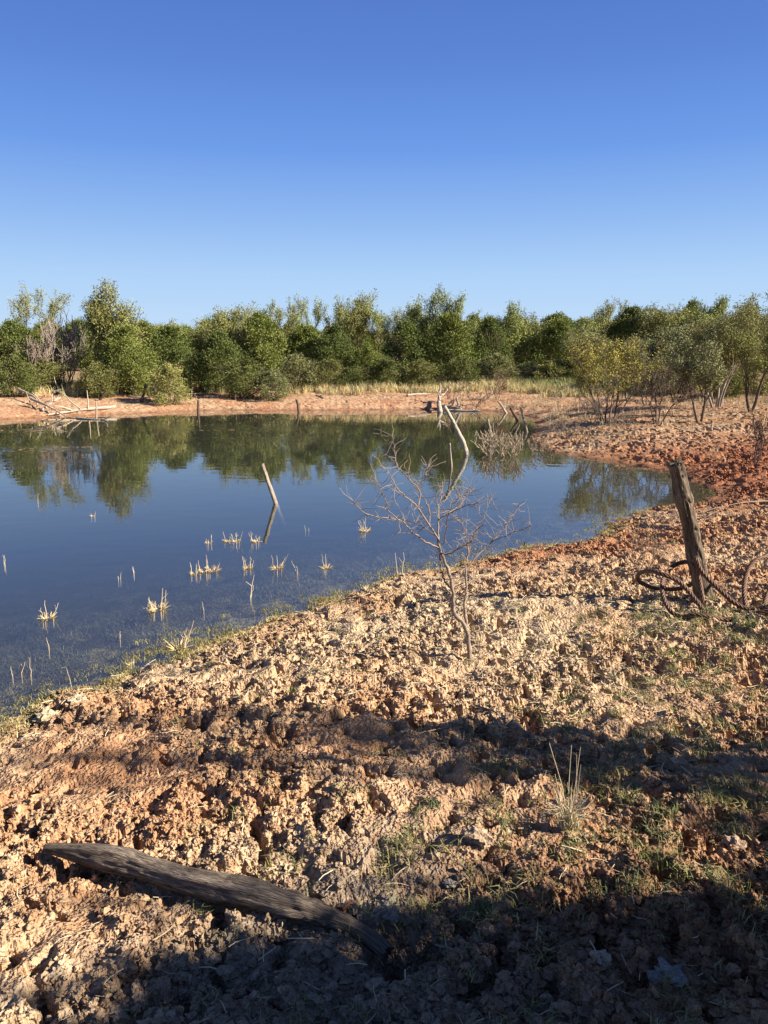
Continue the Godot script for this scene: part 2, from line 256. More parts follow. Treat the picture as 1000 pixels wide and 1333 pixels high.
# ------------------------------------------------------------------ mesh builder
class MB:
	var v := PackedVector3Array()
	var n := PackedVector3Array()
	var c := PackedColorArray()
	var u := PackedVector2Array()
	var i := PackedInt32Array()
	var smooth := true

	func tube(pts: Array, rad: Array, sides: int, col: Color, closed_end := true) -> void:
		var m: int = pts.size()
		var first := v.size()
		var t0: Vector3 = (pts[1] - pts[0]).normalized()
		var a := t0.cross(Vector3(0.31, 0.2, 0.93)).normalized()
		var along := 0.0
		for k in m:
			var t: Vector3 = (pts[mini(k + 1, m - 1)] - pts[maxi(k - 1, 0)]).normalized()
			a = (a - t * a.dot(t)).normalized()
			var b := t.cross(a)
			if k > 0:
				along += (pts[k] as Vector3).distance_to(pts[k - 1])
			for s in sides:
				var an := TAU * s / sides
				var nn := a * cos(an) + b * sin(an)
				v.append(pts[k] + nn * rad[k])
				n.append(nn)
				c.append(col)
				u.append(Vector2(float(s) / sides, along * 4.0))
		for k in m - 1:
			for s in sides:
				var p := first + k * sides + s
				var q := first + k * sides + (s + 1) % sides
				i.append_array([p, p + sides, q, q, p + sides, q + sides])
		if closed_end:
			var tip := v.size()
			var te: Vector3 = (pts[m - 1] - pts[m - 2]).normalized()
			v.append(pts[m - 1] + te * rad[m - 1] * 0.4)
			n.append(te)
			c.append(col)
			u.append(Vector2(0.5, along * 4.0))
			for s in sides:
				i.append_array([first + (m - 1) * sides + s, tip, first + (m - 1) * sides + (s + 1) % sides])

	func face(p0: Vector3, p1: Vector3, p2: Vector3, col: Color) -> void:
		var k := v.size()
		v.append(p0); v.append(p1); v.append(p2)
		c.append(col); c.append(col); c.append(col)
		i.append(k); i.append(k + 1); i.append(k + 2)

	func quad(p0: Vector3, p1: Vector3, p2: Vector3, p3: Vector3, col: Color) -> void:
		var k := v.size()
		v.append(p0); v.append(p1); v.append(p2); v.append(p3)
		c.append(col); c.append(col); c.append(col); c.append(col)
		i.append_array([k, k + 1, k + 2, k, k + 2, k + 3])

	func round_off() -> void:
		# vertex normals from the faces around each vertex
		n.resize(v.size())
		n.fill(Vector3.ZERO)
		for k in range(0, i.size(), 3):
			var f := (v[i[k + 2]] - v[i[k]]).cross(v[i[k + 1]] - v[i[k]])
			n[i[k]] += f
			n[i[k + 1]] += f
			n[i[k + 2]] += f
		for k in n.size():
			n[k] = n[k].normalized() if n[k].length_squared() > 0.0 else Vector3.UP

	func mesh(mat: Material) -> ArrayMesh:
		var arr := []
		arr.resize(Mesh.ARRAY_MAX)
		arr[Mesh.ARRAY_VERTEX] = v
		if n.size() == v.size():
			arr[Mesh.ARRAY_NORMAL] = n
		if u.size() == v.size():
			arr[Mesh.ARRAY_TEX_UV] = u
		arr[Mesh.ARRAY_COLOR] = c
		arr[Mesh.ARRAY_INDEX] = i
		var m := ArrayMesh.new()
		m.add_surface_from_arrays(Mesh.PRIMITIVE_TRIANGLES, arr)
		m.surface_set_material(0, mat)
		return m


# ------------------------------------------------------------------ naming helpers
func numbered(called: String) -> String:
	var k: int = taken.get(called, 0)
	taken[called] = k + 1
	return called if k == 0 else "%s_%03d" % [called, k]

func tag(o: Node, label: String, category: String, group := "", kind := "") -> void:
	o.set_meta("label", label)
	o.set_meta("category", category)
	if group:
		o.set_meta("group", group)
	if kind:
		o.set_meta("kind", kind)

func thing(called: String, at: Vector3, label: String, category: String, group := "") -> Node3D:
	var o := Node3D.new()
	o.name = numbered(called)
	add_child(o)
	o.position = at
	tag(o, label, category, group)
	return o

func obj(called: String, mesh: Mesh, parent: Node = null) -> MeshInstance3D:
	var o := MeshInstance3D.new()
	o.mesh = mesh
	if parent:
		o.name = called
		parent.add_child(o, true)
	else:
		o.name = numbered(called)
		add_child(o)
	return o

func mat(called: String, col: Color, rough := 0.9) -> StandardMaterial3D:
	var m := StandardMaterial3D.new()
	m.resource_name = called
	m.albedo_color = col.linear_to_srgb()
	m.roughness = rough
	m.metallic_specular = 0.25
	m.vertex_color_use_as_albedo = true
	mats[called] = m
	return m

func noise(seed_: int, freq: float, kind := FastNoiseLite.TYPE_SIMPLEX_SMOOTH, octaves := 1) -> FastNoiseLite:
	var f := FastNoiseLite.new()
	f.seed = seed_
	f.noise_type = kind
	f.frequency = freq
	f.fractal_type = FastNoiseLite.FRACTAL_FBM if octaves > 1 else FastNoiseLite.FRACTAL_NONE
	f.fractal_octaves = octaves
	return f

func noise_texture(f: FastNoiseLite, side: int, lo: Color, hi: Color) -> NoiseTexture2D:
	var t := NoiseTexture2D.new()
	t.width = side
	t.height = side
	t.seamless = true
	t.noise = f
	var g := Gradient.new()
	g.set_color(0, lo)
	g.set_color(1, hi)
	t.color_ramp = g
	return t

func jit(a: float) -> Vector3:
	return Vector3(rng.randf_range(-a, a), rng.randf_range(-a, a), rng.randf_range(-a, a))

func v3(a: Array) -> Vector3:
	return Vector3(a[0], a[1], a[2])

func shade_of(c: Color, spread: float) -> Color:
	var k := 1.0 + rng.randf_range(-spread, spread)
	var h := rng.randf_range(-spread, spread) * 0.35
	return Color(c.r * k * (1.0 + h), c.g * k, c.b * k * (1.0 - h))


# ------------------------------------------------------------------ terrain
func make_shore_grid() -> void:
	# distance to the shoreline, positive on land
	var ring := PackedVector2Array()
	var m := SHORE.size()
	for k in m:
		var p0 := Vector2(SHORE[(k + m - 1) % m][0], SHORE[(k + m - 1) % m][1])
		var p1 := Vector2(SHORE[k][0], SHORE[k][1])
		var p2 := Vector2(SHORE[(k + 1) % m][0], SHORE[(k + 1) % m][1])
		var p3 := Vector2(SHORE[(k + 2) % m][0], SHORE[(k + 2) % m][1])
		ring.append(p1)
		if p1.distance_to(p2) > 1.0:
			ring.append(p1.cubic_interpolate(p2, p0, p3, 0.5))
	m = ring.size()
	shore_grid.resize(SNX * SNZ)
	for jz in SNZ:
		for jx in SNX:
			var p := Vector2(SX0 + jx * SC, SZ0 + jz * SC)
			var best := 1e9
			var inside := false
			var a := ring[m - 1]
			for k in m:
				var b := ring[k]
				var ab := b - a
				var t := clampf((p - a).dot(ab) / ab.length_squared(), 0.0, 1.0)
				best = minf(best, (a + ab * t).distance_squared_to(p))
				if (a.y > p.y) != (b.y > p.y) and p.x < (b.x - a.x) * (p.y - a.y) / (b.y - a.y) + a.x:
					inside = not inside
				a = b
			shore_grid[jz * SNX + jx] = -sqrt(best) if inside else sqrt(best)

func shore(x: float, z: float) -> float:
	var gx := (x - SX0) / SC
	var gz := (z - SZ0) / SC
	var cx := clampf(gx, 0.0, SNX - 1.001)
	var cz := clampf(gz, 0.0, SNZ - 1.001)
	var ix := int(cx)
	var iz := int(cz)
	var fx := cx - ix
	var fz := cz - iz
	var k := iz * SNX + ix
	var d := lerpf(lerpf(shore_grid[k], shore_grid[k + 1], fx), lerpf(shore_grid[k + SNX], shore_grid[k + SNX + 1], fx), fz)
	return d + (absf(gx - cx) + absf(gz - cz)) * SC * 0.9

func near_shore(x: float, z: float) -> float:
	return shore(x, z) + 0.16 * n_shore.get_noise_2d(x, z)

func macro(x: float, z: float, s: float) -> float:
	if s <= 0.0:
		return -0.60 * (1.0 - exp(s / 5.0)) - 0.012
	var a := 0.42 * (1.0 - exp(-s / 1.5))
	var b := 0.22 * (1.0 - exp(-s / 0.8)) + minf(0.055 * s, 0.75)
	var k := smoothstep(12.0, 24.0, -z)
	var y := lerpf(a, b, k)
	y += 1.1 * smoothstep(40.0, 90.0, -z)
	y += 0.05 * n_bank.get_noise_2d(x, z) * smoothstep(0.3, 2.0, s)
	return y

func micro(x: float, z: float, s: float) -> float:
	var k := smoothstep(-0.1, 0.5, s)
	if k <= 0.0:
		return 0.02 * n_lump.get_noise_2d(x, z)
	var rough := clampf(0.72 + 0.95 * n_rough.get_noise_2d(x, z) - 0.35 * blob(x, z, -0.9, -2.6, 0.9, 0.8), 0.22, 1.25)
	var y := 0.031 * n_lump.get_noise_2d(x, z)
	y += rough * (0.015 * n_plate.get_noise_2d(x, z) - 0.021 * n_clod.get_noise_2d(x, z) - 0.011 * (n_crumb.get_noise_2d(x, z) + 0.5))
	var pit := n_pit.get_noise_2d(x, z)
	y -= 0.070 * smoothstep(0.28, 0.52, pit) * rough
	y -= 0.045 * smoothstep(-0.80, -0.97, n_gap.get_noise_2d(x, z)) * clampf(rough + 1.2 * pit - 0.2, 0.0, 1.0)
	return y * k * lerpf(1.0, 0.45, smoothstep(16.0, 24.0, -z))

func ground_y(x: float, z: float) -> float:
	var s := near_shore(x, z)
	var y := macro(x, z, s) + micro(x, z, s)
	var hx := x - 0.035
	var hz := z + 1.9
	y -= 0.10 * exp(-(hx * hx * 120.0 + hz * hz * 160.0))   # the hole at the butt of the log
	return y

func blob(x: float, z: float, cx: float, cz: float, rx: float, rz: float) -> float:
	var dx := (x - cx) / rx
	var dz := (z - cz) / rz
	return exp(-(dx * dx + dz * dz))

func ground_color(x: float, z: float) -> Color:
	var s := near_shore(x, z)
	var t := n_tone.get_noise_2d(x, z)
	var t2 := n_tone2.get_noise_2d(x, z)
	var f := n_fine.get_noise_2d(x, z)
	if s < -0.05:
		# pond bed: dark silt with olive algae mats
		var bed := Color(0.105, 0.100, 0.080).lerp(Color(0.25, 0.235, 0.125), smoothstep(0.0, 0.4, t2 * 0.7 + f * 0.5))
		return bed.lerp(Color(0.11, 0.062, 0.04), 0.6 * blob(x, z, 4.6, -12.0, 2.2, 2.4))
	var c := Color(0.43, 0.238, 0.130)
	var pale := Color(0.55, 0.42, 0.275)
	var red := Color(0.36, 0.145, 0.075)
	var grey := Color(0.30, 0.24, 0.18)
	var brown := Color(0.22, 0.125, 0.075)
	var pk := 0.50 + 0.75 * t + 0.45 * t2 + 0.35 * f
	pk += 0.55 * blob(x, z, 0.5, -5.0, 1.6, 1.2) + 0.35 * blob(x, z, -0.9, -2.0, 0.9, 0.6)
	pk -= 0.6 * blob(x, z, -1.0, -3.0, 0.9, 0.6) + 0.5 * blob(x, z, 1.9, -7.6, 1.6, 0.9)
	c = c.lerp(pale, clampf(pk, 0.0, 1.0))
	var rk := 1.25 * blob(x, z, 6.2, -12.0, 2.6, 3.6) + 0.55 * blob(x, z, 1.6, -7.4, 1.3, 0.8) + 0.30 * t2 + 0.25 * f
	c = c.lerp(red, clampf(rk, 0.0, 0.9))
	var gk := 1.1 * blob(x, z, -0.12, -2.0, 0.42, 0.3) + 0.9 * blob(x, z, 0.05, -1.75, 0.8, 0.22) + 0.55 * blob(x, z, 0.1, -2.35, 0.35, 0.18) + 0.3 * f - 0.1
	c = c.lerp(grey, clampf(gk, 0.0, 0.85))
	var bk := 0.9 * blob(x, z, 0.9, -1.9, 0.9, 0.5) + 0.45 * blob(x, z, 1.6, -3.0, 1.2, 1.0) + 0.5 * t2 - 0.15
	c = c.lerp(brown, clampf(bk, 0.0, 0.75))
	# far banks: pinkish orange clay, then litter under the scrub
	var far := smoothstep(18.0, 24.0, -z)
	c = c.lerp(Color(0.46, 0.25, 0.15).lerp(Color(0.52, 0.36, 0.23), clampf(0.45 + t + f * 0.4, 0.0, 1.0)), far)
	var lit := smoothstep(5.0, 8.0, s + 2.0 * t) * far
	c = c.lerp(Color(0.30, 0.22, 0.13), lit * 0.8)
	# the wet, algae-stained rim of the water
	var rim := smoothstep(0.30, 0.02, s + 0.16 * t2 + 0.1 * f)
	c = c.lerp(Color(0.17, 0.13, 0.055) if z > -9.0 else Color(0.26, 0.13, 0.075), rim * 0.85)
	var g := 1.0 + 0.22 * f
	return Color(c.r * g, c.g * g, c.b * g)

func polar_columns(fine: float, half: float) -> PackedFloat32Array:
	var out := PackedFloat32Array()
	var a := 0.0
	var step := fine
	var right := PackedFloat32Array()
	while a < PI - 0.01:
		right.append(a)
		if a > half:
			step = minf(step * 1.12, 0.12)
		a += step
	right.append(PI)
	for k in range(right.size() - 1, 0, -1):
		out.append(-right[k])
	out.append_array(right)
	return out

func build_ground() -> void:
	var cols := polar_columns(0.0026, 0.66)
	var rings := PackedFloat32Array([0.02, 0.35, 0.7, 0.95])
	var r := 1.1
	while r < 260.0:
		rings.append(r)
		r *= 1.0029 if r < 34.0 else (1.012 if r < 60.0 else 1.06)
	var nc := cols.size()
	var mb := MB.new()
	var sins := PackedFloat32Array()
	var coss := PackedFloat32Array()
	for a in cols:
		sins.append(sin(a))
		coss.append(cos(a))
	mb.v.resize(nc * rings.size())
	mb.c.resize(nc * rings.size())
	var k := 0
	for rr in rings:
		for j in nc:
			var x := rr * sins[j]
			var z := -rr * coss[j]
			mb.v[k] = Vector3(x, ground_y(x, z), z)
			mb.c[k] = ground_color(x, z)
			k += 1
	var idx := PackedInt32Array()
	idx.resize((rings.size() - 1) * (nc - 1) * 6)
	k = 0
	for q in rings.size() - 1:
		for j in nc - 1:
			var p := q * nc + j
			idx[k] = p
			idx[k + 1] = p + nc
			idx[k + 2] = p + 1
			idx[k + 3] = p + 1
			idx[k + 4] = p + nc
			idx[k + 5] = p + nc + 1
			k += 6
	mb.i = idx
	print("ground ", mb.v.size(), " vertices, ", idx.size() / 3, " triangles")
	var m := mat("clay", Color(1, 1, 1), 0.96)
	m.metallic_specular = 0.15
	m.uv1_triplanar = true
	m.uv1_world_triplanar = true
	m.uv1_scale = Vector3(1.7, 1.7, 1.7)
	m.albedo_texture = noise_texture(noise(71, 0.03, FastNoiseLite.TYPE_SIMPLEX, 5), 512, Color(0.80, 0.79, 0.78), Color(1, 1, 1))
	m.heightmap_enabled = true
	m.heightmap_texture = noise_texture(noise(72, 0.045, FastNoiseLite.TYPE_SIMPLEX, 5), 512, Color.BLACK, Color.WHITE)
	m.heightmap_scale = 2.2
	var o := obj("ground", mb.mesh(m))
	tag(o, "trampled red clay bank with hoof holes around the pond", "ground", "", "structure")

func build_water() -> void:
	var wave := noise(31, 1.0, FastNoiseLite.TYPE_SIMPLEX_SMOOTH, 2)
	var ruffle := noise(32, 0.22, FastNoiseLite.TYPE_SIMPLEX_SMOOTH, 2)
	var cols := polar_columns(0.0042, 0.66)
	var mb := MB.new()
	var rings := PackedFloat32Array()
	var r := 2.0
	while r < 34.0:
		rings.append(r)
		r *= 1.0042
	var nc := cols.size()
	for rr in rings:
		for a in cols:
			var x := rr * sin(a)
			var z := -rr * cos(a)
			# light air ruffles the far left of the pond; elsewhere it is nearly still
			var patch := clampf(ruffle.get_noise_2d(x * 0.5, z * 1.6) * 1.6 + 0.1, 0.0, 1.0) * (0.05 + blob(x, z, -7.5, -18.5, 5.5, 4.0))
			var calm := 0.0011
			var e := 0.03
			var fx := 1.1
			var fz := 2.6
			var h0 := wave.get_noise_2d(x * fx, z * fz)
			var hx := wave.get_noise_2d((x + e) * fx, z * fz) - h0
			var hz := wave.get_noise_2d(x * fx, (z + e) * fz) - h0
			var k0 := wave.get_noise_2d(x * 3.0 + 50.0, z * 6.5)
			var kx := wave.get_noise_2d((x + e) * 3.0 + 50.0, z * 6.5) - k0
			var kz := wave.get_noise_2d(x * 3.0 + 50.0, (z + e) * 6.5) - k0
			var amp := 0.005 * patch
			mb.v.append(Vector3(x, 0.0, z))
			mb.n.append(Vector3(-(hx * calm * 0.4 + kx * amp) / e, 1.0, -(hz * calm * 0.4 + kz * amp) / e).normalized())
			mb.c.append(Color.WHITE)
	for q in rings.size() - 1:
		for j in nc - 1:
			var p := q * nc + j
			var v := mb.v[p]
			if shore(v.x, v.z) < 0.9:
				mb.i.append_array([p, p + nc, p + 1, p + 1, p + nc, p + nc + 1])
	var m := mat("pond_water", Color(0.020, 0.022, 0.018, 0.06), 0.02)
	m.vertex_color_use_as_albedo = false
	m.transparency = BaseMaterial3D.TRANSPARENCY_ALPHA
	m.metallic_specular = 0.5
	var o := obj("water", mb.mesh(m))
	tag(o, "still pond reflecting the treeline and the blue sky", "water", "", "structure")
	# silt hanging in the water: the deeper the bottom lies, the less of it shows
	var silt := FogVolume.new()
	silt.name = "water_silt"
	silt.shape = RenderingServer.FOG_VOLUME_SHAPE_BOX
	silt.size = Vector3(30.0, 0.8, 30.0)
	silt.position = Vector3(-8.0, -0.405, -15.0)
	var fm := FogMaterial.new()
	fm.density = 1.9
	fm.albedo = Color(0.075, 0.08, 0.058).linear_to_srgb()
	silt.material = fm
	silt.set_meta("kind", "structure")
	add_child(silt)


# ------------------------------------------------------------------ loose cover on the ground
func clod_mesh(seed_: int, material: Material, levels := 1) -> ArrayMesh:
	var sph := SphereMesh.new()
	sph.radial_segments = 7 if levels == 1 else 18
	sph.rings = 4 if levels == 1 else 11
	sph.radius = 1.0
	sph.height = 2.0
	var arr := sph.get_mesh_arrays()
	var f := noise(seed_, 0.75, FastNoiseLite.TYPE_SIMPLEX, 2)
	var f2 := noise(seed_ + 9, 1.6 if levels == 1 else 2.4, FastNoiseLite.TYPE_CELLULAR)
	var src: PackedVector3Array = arr[Mesh.ARRAY_VERTEX]
	var mb := MB.new()
	for p in src:
		var q: Vector3 = p * (0.9 + 0.55 * f.get_noise_3dv(p * 1.3) + 0.35 * f2.get_noise_3dv(p))
		q.y *= 0.78
		mb.v.append(q)
		mb.c.append(Color.WHITE)
	mb.i = arr[Mesh.ARRAY_INDEX]
	return mb.mesh(material)

func scatter(called: String, mesh: Mesh, places: Array, colors: Array, parent: Node) -> void:
	if places.is_empty():
		return
	var mm := MultiMesh.new()
	mm.transform_format = MultiMesh.TRANSFORM_3D
	mm.use_colors = true
	mm.mesh = mesh
	mm.instance_count = places.size()
	for k in places.size():
		mm.set_instance_transform(k, places[k])
		mm.set_instance_color(k, colors[k])
	var o := MultiMeshInstance3D.new()
	o.name = called
	o.multimesh = mm
	parent.add_child(o, true)

func stuff(called: String, label: String, category: String) -> Node3D:
	var o := Node3D.new()
	o.name = numbered(called)
	add_child(o)
	tag(o, label, category, "", "stuff")
	return o

func build_clods() -> void:
	var root := stuff("soil_clods", "loose dry clods and crumbs of clay strewn over the trampled bank", "clods")
	var m: StandardMaterial3D = mats["clay"]
	var meshes := []
	for k in 5:
		meshes.append(clod_mesh(200 + k, m))
	var where := [[], [], [], [], []]
	var cols := [[], [], [], [], []]
	var made := 0
	for k in 150000:
		var r := 1.15 * pow(16.0 / 1.15, pow(rng.randf(), 0.9))
		var a := rng.randf_range(-0.72, 0.72)
		var x := r * sin(a)
		var z := -r * cos(a)
		var s := near_shore(x, z)
		if s < 0.12:
			continue
		var rough := n_rough.get_noise_2d(x, z) + 0.5 * n_tone2.get_noise_2d(x * 1.7, z * 1.7)
		if rng.randf() > 0.45 + 1.1 * rough + 0.5 * blob(x, z, 0.6, -1.75, 0.9, 0.35):
			continue
		var size := maxf(0.0035 + 0.019 * pow(rng.randf(), 5.0) + 0.005 * rng.randf() * blob(x, z, 0.6, -1.75, 0.9, 0.35), 0.0017 * r)
		var c := ground_color(x, z)
		var j := rng.randf_range(0.78, 1.2)
		var b := Basis(Vector3(rng.randf_range(-1, 1), rng.randf_range(-1, 1), rng.randf_range(-1, 1)).normalized(), rng.randf() * TAU).scaled(Vector3(size * rng.randf_range(0.8, 1.4), size * rng.randf_range(0.6, 1.0), size * rng.randf_range(0.8, 1.4)))
		var w := rng.randi() % 5
		where[w].append(Transform3D(b, Vector3(x, ground_y(x, z) + size * 0.25, z)))
		cols[w].append(Color(c.r * j, c.g * j, c.b * j))
		made += 1
	for w in 5:
		scatter("clods", meshes[w], where[w], cols[w], root)
	print("clods ", made)

func tuft_mesh(blades: int, height: float, width: float, spread: float, material: Material, bend := 0.5) -> ArrayMesh:
	var mb := MB.new()
	for k in blades:
		var a := rng.randf() * TAU
		var d := Vector3(cos(a), 0, sin(a))
		var side := Vector3(-d.z, 0, d.x).rotated(Vector3.UP, rng.randf_range(-0.6, 0.6))
		var h := height * rng.randf_range(0.45, 1.0)
		var p0 := Vector3(rng.randf_range(-1, 1), 0, rng.randf_range(-1, 1)) * spread * 0.45
		var lean := rng.randf_range(0.1, bend)
		var p1 := p0 + Vector3.UP * h * 0.55 + d * h * lean * 0.45
		var p2 := p1 + Vector3.UP * h * (0.45 - 0.4 * lean) + d * h * lean * 0.9
		var w := width * rng.randf_range(0.7, 1.2)
		var c := shade_of(Color(1, 1, 1), 0.18)
		mb.quad(p0 - side * w * 0.5, p1 - side * w * 0.45, p1 + side * w * 0.45, p0 + side * w * 0.5, c)
		mb.face(p1 - side * w * 0.45, p2, p1 + side * w * 0.45, c)
	return mb.mesh(material)

func straw_mesh(material: Material) -> ArrayMesh:
	var mb := MB.new()
	var d := Vector3(1, 0, 0)
	var p := Vector3(-0.5, 0.0, 0)
	for k in 3:
		var q := p + d * 0.33
		q.y = 0.05 * sin((k + 1) * 1.1) + 0.02
		var s := Vector3(0, 0.008, 0.016)
		mb.quad(p - s, q - s, q + s, p + s, Color.WHITE)
		p = q
		d = d.rotated(Vector3.UP, rng.randf_range(-0.35, 0.35))
	return mb.mesh(material)

func spread(root: Node3D, meshes: Array, tries: int, pick: Callable, tint: Callable, lo: float, hi: float, flat := false) -> void:
	var where := []
	var cols := []
	for m in meshes:
		where.append([])
		cols.append([])
	for k in tries:
		var p: Vector3 = pick.call()
		if p.y < -0.5:
			continue
		var s := rng.randf_range(lo, hi)
		var b := Basis(Vector3.UP, rng.randf() * TAU)
		if flat:
			b = b * Basis(Vector3.FORWARD, rng.randf_range(-0.25, 0.25)) * Basis(Vector3.RIGHT, rng.randf() * TAU)
		else:
			b = Basis(Vector3(rng.randf_range(-1, 1), 0, rng.randf_range(-1, 1)).normalized(), rng.randf_range(0, 0.3)) * b
		var w := rng.randi() % meshes.size()
		where[w].append(Transform3D(b.scaled(Vector3(s, s, s)), p))
		cols[w].append(tint.call(p))
	for w in meshes.size():
		scatter("tufts", meshes[w], where[w], cols[w], root)

func build_cover() -> void:
	var blade := mat("grass_blade", Color(1, 1, 1), 0.75)
	blade.backlight_enabled = true
	blade.backlight = Color(0.35, 0.35, 0.35)
	# straw litter
	var root := stuff("straw_litter", "dry pale straw and dead grass lying on the clay", "straw")
	var sm := [straw_mesh(blade), straw_mesh(blade), straw_mesh(blade)]
	spread(root, sm, 60000, func():
		var r := 1.6 * pow(9.0, rng.randf())
		var a := rng.randf_range(-0.7, 0.7)
		var x := r * sin(a)
		var z := -r * cos(a)
		var s := near_shore(x, z)
		var want := 0.03 + 0.95 * blob(x, z, 0.5, -5.1, 1.5, 1.1) + 0.5 * blob(x, z, 1.5, -4.0, 1.0, 0.9) + 0.35 * n_tone2.get_noise_2d(x * 0.7, z * 0.7) * smoothstep(2.0, 3.5, -z)
		if s > 0.0 and s < 0.5 and z > -8.0:
			want += 0.7
		if s < 0.03 or rng.randf() > want:
			return Vector3(0, -1, 0)
		return Vector3(x, ground_y(x, z) + 0.004 + 0.012 * rng.randf(), z)
	, func(p): return shade_of(Color(0.56, 0.45, 0.29), 0.3), 0.025, 0.085, true)
	# short green grass
	root = stuff("green_grass", "sparse short green grass growing in the trampled clay", "grass")
	var gm := []
	for k in 4:
		gm.append(tuft_mesh(16, 0.042, 0.0030, 0.06, blade, 1.0))
	spread(root, gm, 40000, func():
		var r := 1.4 * pow(6.0, rng.randf())
		var a := rng.randf_range(-0.3, 0.72)
		var x := r * sin(a)
		var z := -r * cos(a)
		var n := n_tone2.get_noise_2d(x * 1.3 + 40.0, z * 1.3)
		var want := 2.6 * blob(x, z, 2.0, -4.55, 0.55, 0.36) + 0.55 * blob(x, z, 1.15, -2.35, 0.5, 0.42) + 0.25 * blob(x, z, 0.35, -2.2, 0.45, 0.22) + 0.45 * blob(x, z, 1.8, -3.5, 0.8, 0.6) + 0.03
		if near_shore(x, z) < 0.4 or rng.randf() > want * clampf(0.25 + 2.0 * n, 0.12, 1.0):
			return Vector3(0, -1, 0)
		return Vector3(x, ground_y(x, z) - 0.003, z)
	, func(p): return shade_of(Color(0.13, 0.155, 0.055).lerp(Color(0.34, 0.29, 0.14), rng.randf() * 0.8), 0.25), 0.5, 1.35)
	# algae and drowned grass along the near waterline
	root = stuff("shore_algae", "olive algae and drowned grass along the waterline", "algae")
	var am := []
	for k in 3:
		am.append(tuft_mesh(20, 0.026, 0.004, 0.10, blade, 1.3))
	spread(root, am, 30000, func():
		var r := rng.randf_range(3.4, 11.0)
		var a := rng.randf_range(-0.62, 0.5)
		var x := r * sin(a)
		var z := -r * cos(a)
		var s := near_shore(x, z)
		var want := smoothstep(-0.42, -0.08, s) * smoothstep(0.28, 0.05, s) * (0.65 + 1.6 * n_tone2.get_noise_2d(x + 9.0, z))
		if rng.randf() > want:
			return Vector3(0, -1, 0)
		return Vector3(x, maxf(ground_y(x, z), -0.012), z)
	, func(p): return shade_of(Color(0.20, 0.175, 0.045).lerp(Color(0.42, 0.34, 0.17), smoothstep(-0.05, 0.2, near_shore(p.x, p.z)) * 0.9), 0.3), 0.6, 1.4)
	# waterweed under the surface of the shallows
	root = stuff("submerged_waterweed", "grey-olive waterweed lying under the surface of the shallows", "waterweed")
	var um := []
	for k in 3:
		um.append(tuft_mesh(30, 0.045, 0.0045, 0.26, blade, 1.8))
	spread(root, um, 24000, func():
		var r := rng.randf_range(3.4, 13.0)
		var a := rng.randf_range(-0.66, 0.5)
		var x := r * sin(a)
		var z := -r * cos(a)
		var s := near_shore(x, z)
		var want := smoothstep(-3.2, -0.6, s) * smoothstep(0.0, -0.15, s) * clampf(0.5 + 2.0 * n_tone.get_noise_2d(x * 1.4, z * 2.2), 0.0, 1.0)
		if rng.randf() > want:
			return Vector3(0, -1, 0)
		return Vector3(x, minf(ground_y(x, z), -0.075), z)
	, func(p): return shade_of(Color(0.13, 0.132, 0.088), 0.45), 0.5, 1.1)
	# tall dry grass under the far trees
	root = stuff("tall_dry_grass", "band of tall pale dry grass at the foot of the far trees", "grass")
	var tm := []
	for k in 3:
		tm.append(tuft_mesh(22, 0.5, 0.013, 0.25, blade, 0.55))
	spread(root, tm, 14000, func():
		var x := rng.randf_range(-16.0, 16.0)
		var z := rng.randf_range(-42.0, -29.0)
		var s := shore(x, z)
		var n := n_tone.get_noise_2d(x * 0.5, z * 0.5)
		var want := 1.1 * smoothstep(3.4, 4.6, s + 0.8 * n) * smoothstep(11.0, 8.0, s) * (smoothstep(-5.0, -2.5, x) + 0.3) * (0.75 + n)
		if rng.randf() > want:
			return Vector3(0, -1, 0)
		return Vector3(x, ground_y(x, z) - 0.02, z)
	, func(p): return shade_of(Color(0.50, 0.42, 0.22).lerp(Color(0.20, 0.23, 0.08), clampf(blob(p.x, p.z, 8.0, -36.0, 2.2, 4.0) * 1.3 + blob(p.x, p.z, -9.0, -31.0, 2.5, 2.5), 0.0, 0.9)), 0.25), 0.55, 1.2)
	# dry weeds on the right bank
	root = stuff("dry_bank_weeds", "low dry weeds and dead stems on the right bank", "weeds")
	var wm := []
	for k in 3:
		wm.append(tuft_mesh(14, 0.16, 0.007, 0.16, blade, 0.8))
	spread(root, wm, 9000, func():
		var x := rng.randf_range(3.0, 16.0)
		var z := rng.randf_range(-34.0, -12.0)
		var n := n_tone.get_noise_2d(x * 0.6, z * 0.6)
		var want := (0.35 * blob(x, z, 5.6, -20.0, 2.5, 3.0) + 0.5 * smoothstep(-19.0, -25.0, z)) * (0.7 + 1.2 * n) + 0.02
		if shore(x, z) < 0.3 or rng.randf() > want:
			return Vector3(0, -1, 0)
		return Vector3(x, ground_y(x, z) - 0.01, z)
	, func(p): return shade_of(Color(0.40, 0.31, 0.19), 0.35), 0.5, 1.4)


